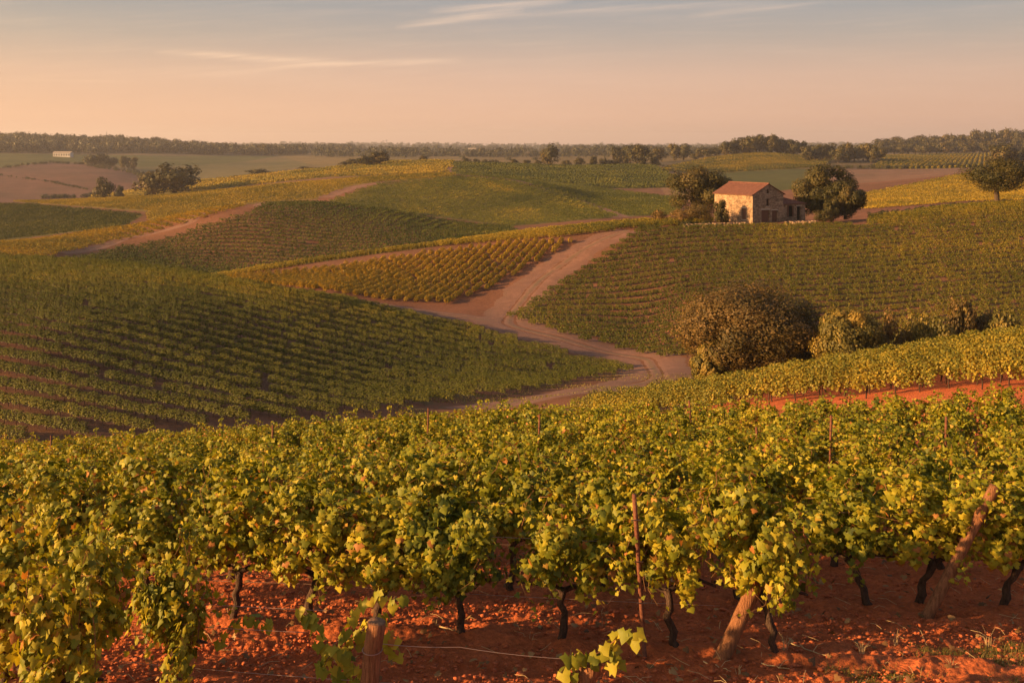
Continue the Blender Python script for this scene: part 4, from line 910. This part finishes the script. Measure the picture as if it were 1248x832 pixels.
def tiles(p0, p1, p2, p3, n=200, thick=0.10, pitch=0.28):
    """corrugated tile sheet on the quad p0-p1 (eave) p3-p2 (ridge)"""
    p0, p1, p2, p3 = map(np.array, (p0, p1, p2, p3)); L = np.linalg.norm(p1 - p0); nx = max(8, int(L / pitch * 8)); nz = 14
    nr = np.cross(p1 - p0, p3 - p0); nr = nr / np.linalg.norm(nr); nr = nr if nr[2] > 0 else -nr
    a = np.linspace(0, 1, nx); b = np.linspace(0, 1, nz); A, B = np.meshgrid(a, b)
    P_ = (p0 * (1 - A)[..., None] + p1 * A[..., None]) * (1 - B)[..., None] + (p3 * (1 - A)[..., None] + p2 * A[..., None]) * B[..., None]
    st = (B * (nz - 1) / 2.0) % 1.0
    P_ = P_ + nr * (thick + 0.05 * np.abs(np.sin(A * L / pitch * math.pi))[..., None] - 0.03 * st[..., None] + 0.03 * fbm(A * 5, B * 5, 2, 4)[..., None])
    v = P_.reshape(-1, 3); i = np.arange(nz - 1)[:, None] * nx + np.arange(nx - 1)[None]; f = np.stack([i, i + 1, i + nx + 1, i + nx], -1).reshape(-1, 4)
    base = P_ * 0; low = np.stack([P_[0], P_[0] - nr * (thick + 0.05)], 0).reshape(-1, 3); j = np.arange(nx - 1); f2 = np.stack([j, j + 1, j + nx + 1, j + nx], -1)
    return [(v.tolist(), [tuple(int(t) for t in q) for q in f]), (low.tolist(), [tuple(int(t) for t in q) for q in f2])]
def farmhouse():
    Y0 = 205.0; x0 = (917.3 - CX) / F * Y0; z0 = -(271.5 - HV) / F * Y0
    th = R(30); t = thing('farmhouse', 'old stone farmhouse with red tile roof and lean-to among oaks on the right hill', 'farmhouse', (x0, Y0, z0), th)
    G, L, E, RH = 8.0, 11.0, 5.4, 7.35       # gable width, length, eaves, ridge
    m = 0.45                                 # wall thickness
    # local axes: x along the gable wall to the right, y away into the hill; the corner nearest the camera is the origin
    # gable wall with real openings: build as strips round each opening
    def wall_with_holes(w0, w1, top, holes, axis, d0, d1):
        xs = sorted({w0, w1, *[h[0] for h in holes], *[h[1] for h in holes], *([(w0 + w1) / 2] if callable(top) and abs(w1 - w0 - G) < .01 else [])})
        out = []
        for a, b in zip(xs[:-1], xs[1:]):
            hs = sorted([h for h in holes if h[0] <= a + 1e-6 and h[1] >= b - 1e-6], key=lambda h: h[2]); z = -1.5
            for h in hs:
                if h[2] > z: out.append(prism([(a, z), (b, z), (b, h[2]), (a, h[2])], axis, d0, d1))
                z = h[3]
            ta, tb = (top(a), top(b)) if callable(top) else (top, top)
            out.append(prism([(a, z), (b, z), (b, tb), (a, ta)], axis, d0, d1))
        return out
    gt_ = lambda x: E + (RH - E) * (1 - abs(x - G / 2) / (G / 2))
    GH = [(2.3, 4.3, 0.0, 2.35), (3.55, 4.25, 3.1, 4.5), (3.65, 4.2, 5.5, 6.3), (5.0, 6.4, 0.0, 2.2)]
    LH = [(1.9, 2.95, 0.5, 2.65)]
    walls = wall_with_holes(0, G, gt_, GH, 'y', 0, m) + wall_with_holes(0, G, gt_, [], 'y', L - m, L)
    walls += wall_with_holes(m, L - m, E, LH, 'x', 0, m) + wall_with_holes(m, L - m, E, [], 'x', G - m, G)
    pm('wall', walls, M_STONE, t)
    ov = 0.35; ez = E - ov * (RH - E) / (G / 2)
    rf = tiles((-ov, -0.25, ez), (-ov, L + .25, ez), (G / 2, L + .25, RH), (G / 2, -0.25, RH)) + tiles((G + ov, -0.25, ez), (G + ov, L + .25, ez), (G / 2, L + .25, RH), (G / 2, -0.25, RH))
    sl_ = [prism([(-ov, ez - 0.02), (G / 2, RH - 0.02), (G + ov, ez - 0.02), (G + ov, ez + 0.08), (G / 2, RH + 0.09), (-ov, ez + 0.08)], 'y', -0.25, L + 0.25)]
    ro = pm('roof', rf + sl_, M_TILE, t)
    pm('ridge_tiles', [(lambda v, q: (v.tolist(), [tuple(int(i) for i in f) for f in q]))(*tube([(G / 2, y, RH + 0.12) for y in np.linspace(-0.27, L + .27, 24)], 0.14, 8, cap=False))], M_TILE, ro)
    # openings
    d = pm('door', [bx(2.32, 3.28, 0.20, 0.27, 0, 2.33), bx(3.30, 4.28, 0.20, 0.27, 0, 2.33)], M_WOODD, t); d['label'] = 'wide brown double door in the gable'
    pm('lintel', [bx(2.1, 4.5, -0.04, 0.18, 2.355, 2.62)], M_LINTEL, d)
    d = pm('door', [bx(5.02, 6.38, 0.24, 0.31, 0, 2.18)], M_WOODD, t); d['label'] = 'small weathered door right of the double door'
    pm('lintel', [bx(4.8, 6.6, -0.03, 0.18, 2.205, 2.42)], M_LINTEL, d)
    for (a, b, c, e, lb) in ((3.57, 4.23, 3.12, 4.48, 'tall dark window above the double door'), (3.67, 4.18, 5.52, 6.28, 'tiny dark window under the gable peak')):
        wd = pm('window', [bx(a, b, 0.28, 0.32, c, e)], M_DARK, t); wd['label'] = lb
        pm('sill', [bx(a - .15, b + .15, -0.07, 0.2, c - 0.16, c - 0.022)], M_LINTEL, wd)
        pm('frame', [bx(a, a + .06, 0.22, 0.275, c, e), bx(b - .06, b, 0.22, 0.275, c, e), bx((a + b) / 2 - .02, (a + b) / 2 + .02, 0.22, 0.275, c, e)], M_WOODD, wd)
    sh = pm('shutter', [bx(0.10, 0.16, 1.92, 2.93, 0.52, 2.63)], M_WOODD, t); sh['label'] = 'closed reddish shutter in the sunlit side wall'
    pm('sill', [bx(-0.09, 0.1, 1.75, 3.1, 0.34, 0.497)], M_LINTEL, sh); pm('lintel', [bx(-0.05, 0.1, 1.7, 3.15, 2.655, 2.9)], M_LINTEL, sh)
    # lean-to on the right with a hipped roof
    A0, A1, B0, B1, AE, AT = G + 0.003, G + 6.6, 0.7, 7.5, 3.3, 5.15
    AH = [(A0 + 1.7, A0 + 3.4, 0.75, 2.95), (A0 + 4.3, A0 + 5.4, 0.0, 2.75)]
    aw = wall_with_holes(A0, A1, AE, AH, 'y', B0, B0 + m) + wall_with_holes(B0 + m, B1, AE, [], 'x', A1 - m, A1) + wall_with_holes(A0, A1, AE, [], 'y', B1, B1 + m)
    an = pm('annex_wall', aw, M_STONE, t)
    e0 = (A0, B0 - .3, AE - .05); e1 = (A1 + .3, B0 - .3, AE - .05); e2 = (A1 + .3, B1 + .6, AE - .05); p = (A0, B0 + 3.4, AT); p2 = (A0, B1 + .6, AT)
    roofv = [(*e0,), (*e1,), (*e2,), (*p,), (*p2,), (A0, B1 + .6, AE - .05)]
    slab = (roofv, [(0, 1, 3), (1, 2, 4, 3), (0, 3, 4, 5), (0, 5, 2, 1), (2, 5, 4)])
    ar = pm('annex_roof', [slab] + tiles(e0, e1, (A0 + .02, B0 + 3.4, AT), (A0, B0 + 3.4, AT), thick=0.05) + tiles(e1, e2, p2, p, thick=0.05), M_TILE, t)
    w1 = pm('window', [bx(AH[0][0] + .01, AH[0][1] - .01, B0 + .36, B0 + .40, 0.77, 2.93)], M_DARK, t); w1['label'] = 'wide dark opening with shutters in the annex'
    pm('shutter', [bx(AH[0][0] + .02, AH[0][0] + .34, B0 - .06, B0 - .01, 0.77, 2.93), bx(AH[0][1] - .34, AH[0][1] - .02, B0 - .06, B0 - .01, 0.77, 2.93)], M_WOODD, w1)
    d = pm('door', [bx(AH[1][0] + .02, AH[1][1] - .02, B0 + .33, B0 + .38, 0, 2.73)], M_DARK, t); d['label'] = 'tall dark doorway at the right of the annex'
    pm('lintel', [bx(AH[1][0] - .2, AH[1][1] + .2, B0 - .04, B0 + .2, 2.755, 3.0)], M_LINTEL, d)
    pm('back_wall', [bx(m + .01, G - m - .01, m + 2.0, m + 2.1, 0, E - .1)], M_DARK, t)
    return t
farmhouse()
# low rubble wall on the terrace
g = np.random.default_rng(71)
def rubble_wall(name, label, p, h, w_):
    V_, Q_ = [], []; n = 0
    p = np.array(p, float); L = np.concatenate([[0], np.cumsum(np.linalg.norm(np.diff(p, axis=0), axis=1))]); s = 0
    while s < L[-1]:
        x = np.interp(s, L, p[:, 0]); y = np.interp(s, L, p[:, 1]); z = T(x, y)
        for lay in range(3):
            a = g.uniform(0.22, 0.42, 3) * np.array((1, w_, h)); c = np.array((x + g.normal(0, .05), y + g.normal(0, .05), z + lay * h * 0.3 + 0.05))
            bv = np.array([(i, j, k) for k in (-1, 1) for j in (-1, 1) for i in (-1, 1)]) * a * g.uniform(0.75, 1.1, (8, 3)) + c
            V_.append(bv); Q_.append(np.array([(0, 1, 3, 2), (4, 6, 7, 5), (0, 4, 5, 1), (2, 3, 7, 6), (0, 2, 6, 4), (1, 5, 7, 3)]) + n); n += 8
        s += 0.42
    o = mk(name, np.concatenate(V_), np.concatenate(Q_), M_STONE); tag(o, label, 'wall')
rubble_wall('rubble_wall', 'low tumbled stone wall in front of the annex', [at_uy(958, 203)[:2], at_uy(996, 202.5)[:2]], 0.7, 1.0)
rubble_wall('rubble_wall', 'low stone edging in front of the bushes left of the farmhouse', [at_uy(835, 204)[:2], at_uy(908, 203.6)[:2]], 0.6, 1.0)

# ------------------------------------------------------------------ far buildings and masts
M_WHITE = rough_mat('white_render', (0.42, 0.40, 0.37), (0.60, 0.57, 0.53), 0.5)
M_GREY = rough_mat('grey_steel', (0.16, 0.15, 0.15), (0.26, 0.25, 0.25), 1)
def far_building(label, u, Y, w_px, h, depth=12, roof_h=2.0, vb=None, nwin=5):
    x, y, z = at_uy(u, Y); W = w_px / F * Y
    t = thing('distant_building', label, 'building', (x, y, z))
    pm('wall', [bx(-W / 2, W / 2, 0, depth, -2, h)], M_WHITE, t)
    r_ = pm('roof', [prism([(-0.6, h + .01), (depth / 2, h + roof_h), (depth + .6, h + .01)], 'x', -W / 2 - .5, W / 2 + .5)], M_LINTEL, t)
    for i in range(nwin):
        c = -W / 2 + W * (i + 0.5) / nwin; pm('window', [bx(c - W / nwin * .18, c + W / nwin * .18, -0.06, -0.003, h * .3, h * .75)], M_DARK, t)
far_building('long white building in front of the dark wood at far left', 75, 1560, 21, 6, nwin=7)
far_building('small pale building on the hazy plain left of centre', 575, 2600, 9, 6, nwin=3)
far_building('pale low shed on the hazy plain right of centre', 690, 2500, 22, 4, nwin=4)
far_building('low white shed on the hazy plain at the centre', 632, 2700, 14, 5, nwin=3)
far_building('little white house on the hazy plain', 735, 2900, 10, 6, nwin=2)
def mast(label, u, Y, vt, r=0.35):
    x, y, z = at_uy(u, Y); top = -(vt - HV) / F * Y
    t = thing('radio_mast', label, 'mast', (x, y, z)); H = top - z
    mk_tube_obj('pole', [tube([(0, 0, 0), (0, 0, H)], [r * 1.6, r * .7], 6)], M_GREY, t)
    mk_tube_obj('crossbar', [tube([(-r * 7, 0, H * .82), (r * 7, 0, H * .82)], r * .6, 5), tube([(-r * 5, 0, H * .9), (r * 5, 0, H * .9)], r * .6, 5)], M_GREY, t)
mast('thin radio mast above the dark wood at far left', 130, 2000, 160, 0.3)
mast('left one of two masts on the hazy horizon', 467, 6000, 171, 1.2)
mast('right one of two masts on the hazy horizon', 471, 6000, 170, 1.2)

# ------------------------------------------------------------------ foreground soil clods, weeds and grass
g = np.random.default_rng(90)
def clods():
    n = 42000; y = 8.6 + 22 * g.random(n) ** 1.7; x = g.uniform(-0.52, 0.52, n) * y; z = terr(x, y)
    s = 0.006 + 0.024 * g.random(n) ** 4
    ico = np.array([(0, 0, -1), (.72, -.53, -.45), (-.28, -.85, -.45), (-.89, 0, -.45), (-.28, .85, -.45), (.72, .53, -.45), (.28, -.85, .45), (-.72, -.53, .45), (-.72, .53, .45), (.28, .85, .45), (.89, 0, .45), (0, 0, 1)])
    fc = np.array([(0,1,2),(1,0,5),(0,2,3),(0,3,4),(0,4,5),(1,5,10),(2,1,6),(3,2,7),(4,3,8),(5,4,9),(1,10,6),(2,6,7),(3,7,8),(4,8,9),(5,9,10),(6,10,11),(7,6,11),(8,7,11),(9,8,11),(10,9,11)])
    v = ico[None] * s[:, None, None] * g.uniform(0.45, 1.5, (n, 12, 3)); v = v * np.array((1.3, 1.1, 0.7)); v = v + np.stack([x, y, z + s * 0.1 + 0.03], 1)[:, None]
    f = (fc[None] + np.arange(n)[:, None, None] * 12).reshape(-1, 3)
    o = mk('soil_clods', v.reshape(-1, 3), f, M_CLOD, smooth=False); tag(o, 'crumbly red soil clods on the bare ground between the near rows', 'soil clods', kind='stuff')
clods()
M_GRASS = leaf_mat('grass_blade', (0.06, 0.09, 0.015), (0.20, 0.19, 0.035), (0.44, 0.33, 0.12), 0.3)
M_STRAW = rough_mat('dry_straw', (0.42, 0.30, 0.14), (0.62, 0.46, 0.24), 20)
def blades(x, y, h, w_, g, bend=0.5):
    n = len(x); z = terr(x, y); a = g.uniform(0, 6.28, n); d = np.stack([np.cos(a), np.sin(a), 0 * a], 1); s = np.stack([-np.sin(a), np.cos(a), 0 * a], 1)
    b = np.stack([x, y, z], 1); up = np.array((0, 0, 1.0)); be = (g.random(n) * bend)[:, None]; h = h[:, None]; w_ = np.broadcast_to(w_, (n,))[:, None]
    P_ = [b - s * w_, b + s * w_, b + s * w_ * .7 + up * h * .6 + d * h * be * .35, b - s * w_ * .7 + up * h * .6 + d * h * be * .35, b + up * h * (1 - be * .25) + d * h * be]
    v = np.stack(P_, 1).reshape(-1, 3); k = np.arange(n)[:, None] * 5
    return v, (k + np.array([[0, 1, 2, 3]])), (k + np.array([[3, 2, 4]]))
n = 70000; u = g.uniform(560, 1400, n); Y = g.uniform(9.9, 11.9, n); x = (u - CX) / F * Y
lim = np.clip((x - 2.6) / 2.2, -0.3, 1) * 0.75 - np.abs(Y - (10.35 + 0.16 * (x - 2))) * 1.1 + 0.9 * fbm(x * 1.8, Y * 1.8, 3, 12)
k = lim + 0.5 * fbm(x * 7, Y * 7, 2, 13) > 0.30; x, Y = x[k], Y[k]
n2 = 5000; x2 = g.uniform(-5, 6, n2); y2 = g.uniform(9.6, 13, n2); k2 = fbm(x2 * 2.4, y2 * 2.4, 3, 15) > 0.52; x = np.concatenate([x, x2[k2]]); Y = np.concatenate([Y, y2[k2]])
v, q, t3 = blades(x, Y, g.uniform(0.015, 0.07, len(x)) * (1 + 1.0 * (g.random(len(x)) < .04)), 0.0028, g, 1.6)
r = np.clip(g.normal(0.55, 0.25, len(x)), 0, 1)
o = mk('grass', v, [q, t3], M_GRASS, attrs={'rnd': ('FACE', 'FLOAT', np.concatenate([r, r]))}); tag(o, 'short patchy grass and weeds on the red soil at bottom right', 'grass', kind='stuff')
# grass verge in the valley
n = 26000; u = g.uniform(480, 900, n); Y = g.uniform(58, 124, n); x = (u - CX) / F * Y; k = (fbm(x / 6, Y / 6, 4, 77) > 0.12); x, Y = x[k], Y[k]
v, q, t3 = blades(x, Y, g.uniform(0.06, 0.22, len(x)), 0.03, g, 0.8); r = np.clip(g.normal(0.5, 0.25, len(x)), 0, 1)
o = mk('verge_grass', v, [q, t3], M_GRASS, attrs={'rnd': ('FACE', 'FLOAT', np.concatenate([r, r]))}); tag(o, 'sparse grass on the valley floor beside the dirt track', 'grass', kind='stuff')
def litter():
    n = 1500; y = 8.8 + 16 * g.random(n) ** 1.4; x = g.uniform(-0.52, 0.52, n) * y; z = terr(x, y) + g.uniform(0.04, 0.09, n)
    v, f = palm_leaves(np.stack([x, y, z], 1), np.stack([g.normal(0, .5, n), g.normal(0, .5, n), np.ones(n)], 1), g.normal(size=(n, 3)), g.uniform(0.05, 0.10, n), g)
    M = leaf_mat('fallen_leaf', (0.12, 0.06, 0.02), (0.24, 0.13, 0.045), (0.40, 0.24, 0.09), 0.1)
    o = mk('fallen_leaves', v, f, M, attrs={'rnd': ('FACE', 'FLOAT', np.repeat(g.random(n), 12))}); tag(o, 'dry brown vine leaves scattered on the red soil', 'fallen leaves', kind='stuff')
    T_ = []
    for k in range(420):
        y = 8.9 + 10 * g.random() ** 1.3; x = g.uniform(-0.5, 0.5) * y; a = g.uniform(0, 3.14); L = g.uniform(0.06, 0.30); z = T(x, y) + g.uniform(0.05, 0.09)
        T_.append(tube([(x, y, z), (x + math.cos(a) * L * .5, y + math.sin(a) * L * .5 + g.normal(0, .02), z + g.uniform(0, .03)), (x + math.cos(a) * L, y + math.sin(a) * L, z + g.uniform(-.01, .02))], 0.0022, 4, cap=False))
    v, q = cat_mesh(T_); o = mk('straw_litter', v, q, M_STRAW); tag(o, 'thin straw and bits of pruned cane strewn over the red soil', 'straw', kind='stuff')
litter()
def dry_weed(label, u, v_, n, h, seed):
    g2 = np.random.default_rng(seed); x, y, z = pix(u, v_, 9.0); t = []
    for k in range(n):
        a = g2.uniform(0, 6.28); L = h * g2.uniform(.5, 1.1); b = g2.uniform(0.2, 1.2)
        t.append(tube([(0.02 * math.cos(a), 0.02 * math.sin(a), 0), (math.cos(a) * L * b * .3, math.sin(a) * L * b * .3, L * .55), (math.cos(a) * L * b * .75, math.sin(a) * L * b * .75, L * (1 - b * .35))], [0.0028, 0.002, 0.001], 4))
    o = mk_tube_obj('dry_weed', t, M_STRAW); o.location = (x, y, z); tag(o, label, 'weed')
for n_, a in enumerate([('dry straw tuft right of the lower leaning post', 957, 795, 9, 0.22), ('pale straw tuft in the middle of the red soil at right', 1050, 798, 10, 0.2), ('tall dry stalks on the grassy soil near the right edge', 1205, 790, 8, 0.30), ('dry stalks between the two leaning posts', 1092, 790, 5, 0.28), ('short straw tuft at the foot of the nearest trunk, centre', 590, 778, 6, 0.16),
                        ('wispy stalks left of the stump on the red soil', 645, 786, 5, 0.2), ('thin dry tuft behind the stump', 735, 765, 5, 0.2), ('leaning straw at the bottom right corner', 1160, 820, 7, 0.2), ('straw tuft on the red soil below the leaning post', 900, 822, 7, 0.12)]):
    dry_weed(*a, 200 + n_)
def twig(label, a, b, seed):
    g2 = np.random.default_rng(seed); p0 = np.array(pix(*a, 9.0)); p1 = np.array(pix(*b, 9.0)); m = [p0 + (p1 - p0) * q + g2.normal(0, .008, 3) + np.array((0, 0, .035)) for q in np.linspace(0, 1, 8)]
    side = [m[4], m[4] + np.array((0.06, 0.04, 0.05)), m[4] + np.array((0.12, 0.05, 0.06))]
    o = mk_tube_obj('pruned_twig', [tube(m, np.linspace(0.009, 0.003, 8), 5), tube(side, [0.004, 0.003, 0.0015], 4)], M_STRAW); tag(o, label, 'twig')
twig('pale pruned twig beside the crooked trunk at the centre', (535, 768), (566, 774), 1)
twig('long dry cane lying right of the lower leaning post', (960, 788), (1015, 806), 2)
twig('pale twig lying on red clods at bottom right', (925, 812), (968, 821), 3)
twig('thin cane lying left of the lower leaning post', (858, 812), (892, 822), 4)

# ------------------------------------------------------------------ evening haze
def haze():
    B = 13500.0
    o = pm('haze', [bx(-62000, 62000, -2000, B, -330, 130)], None, None) if False else None
    me = bpy.data.meshes.new('haze'); v = [(sx, sy, sz) for sz in (-420, 160) for sy in (-2000, B) for sx in (-80000, 80000)]
    me.from_pydata(v, [], [(0, 2, 3, 1), (4, 5, 7, 6), (0, 1, 5, 4), (2, 6, 7, 3), (0, 4, 6, 2), (1, 3, 7, 5)])
    m = bpy.data.materials.new('evening_haze'); m.use_nodes = True; w = NT(m.node_tree)
    pv = w.n('ShaderNodeVolumePrincipled', i_Color=(0.93, 0.92, 0.95, 1.0), i_Density=HAZE_D, i_Anisotropy=0.3); out = w.n('ShaderNodeOutputMaterial'); w.l(pv.outputs[0], out.inputs['Volume'])
    me.materials.append(m); o = bpy.data.objects.new('haze', me); COL.objects.link(o); tag(o, 'thin evening haze over the far hills', 'haze', kind='stuff')
HAZE_D = 0.0001
haze()
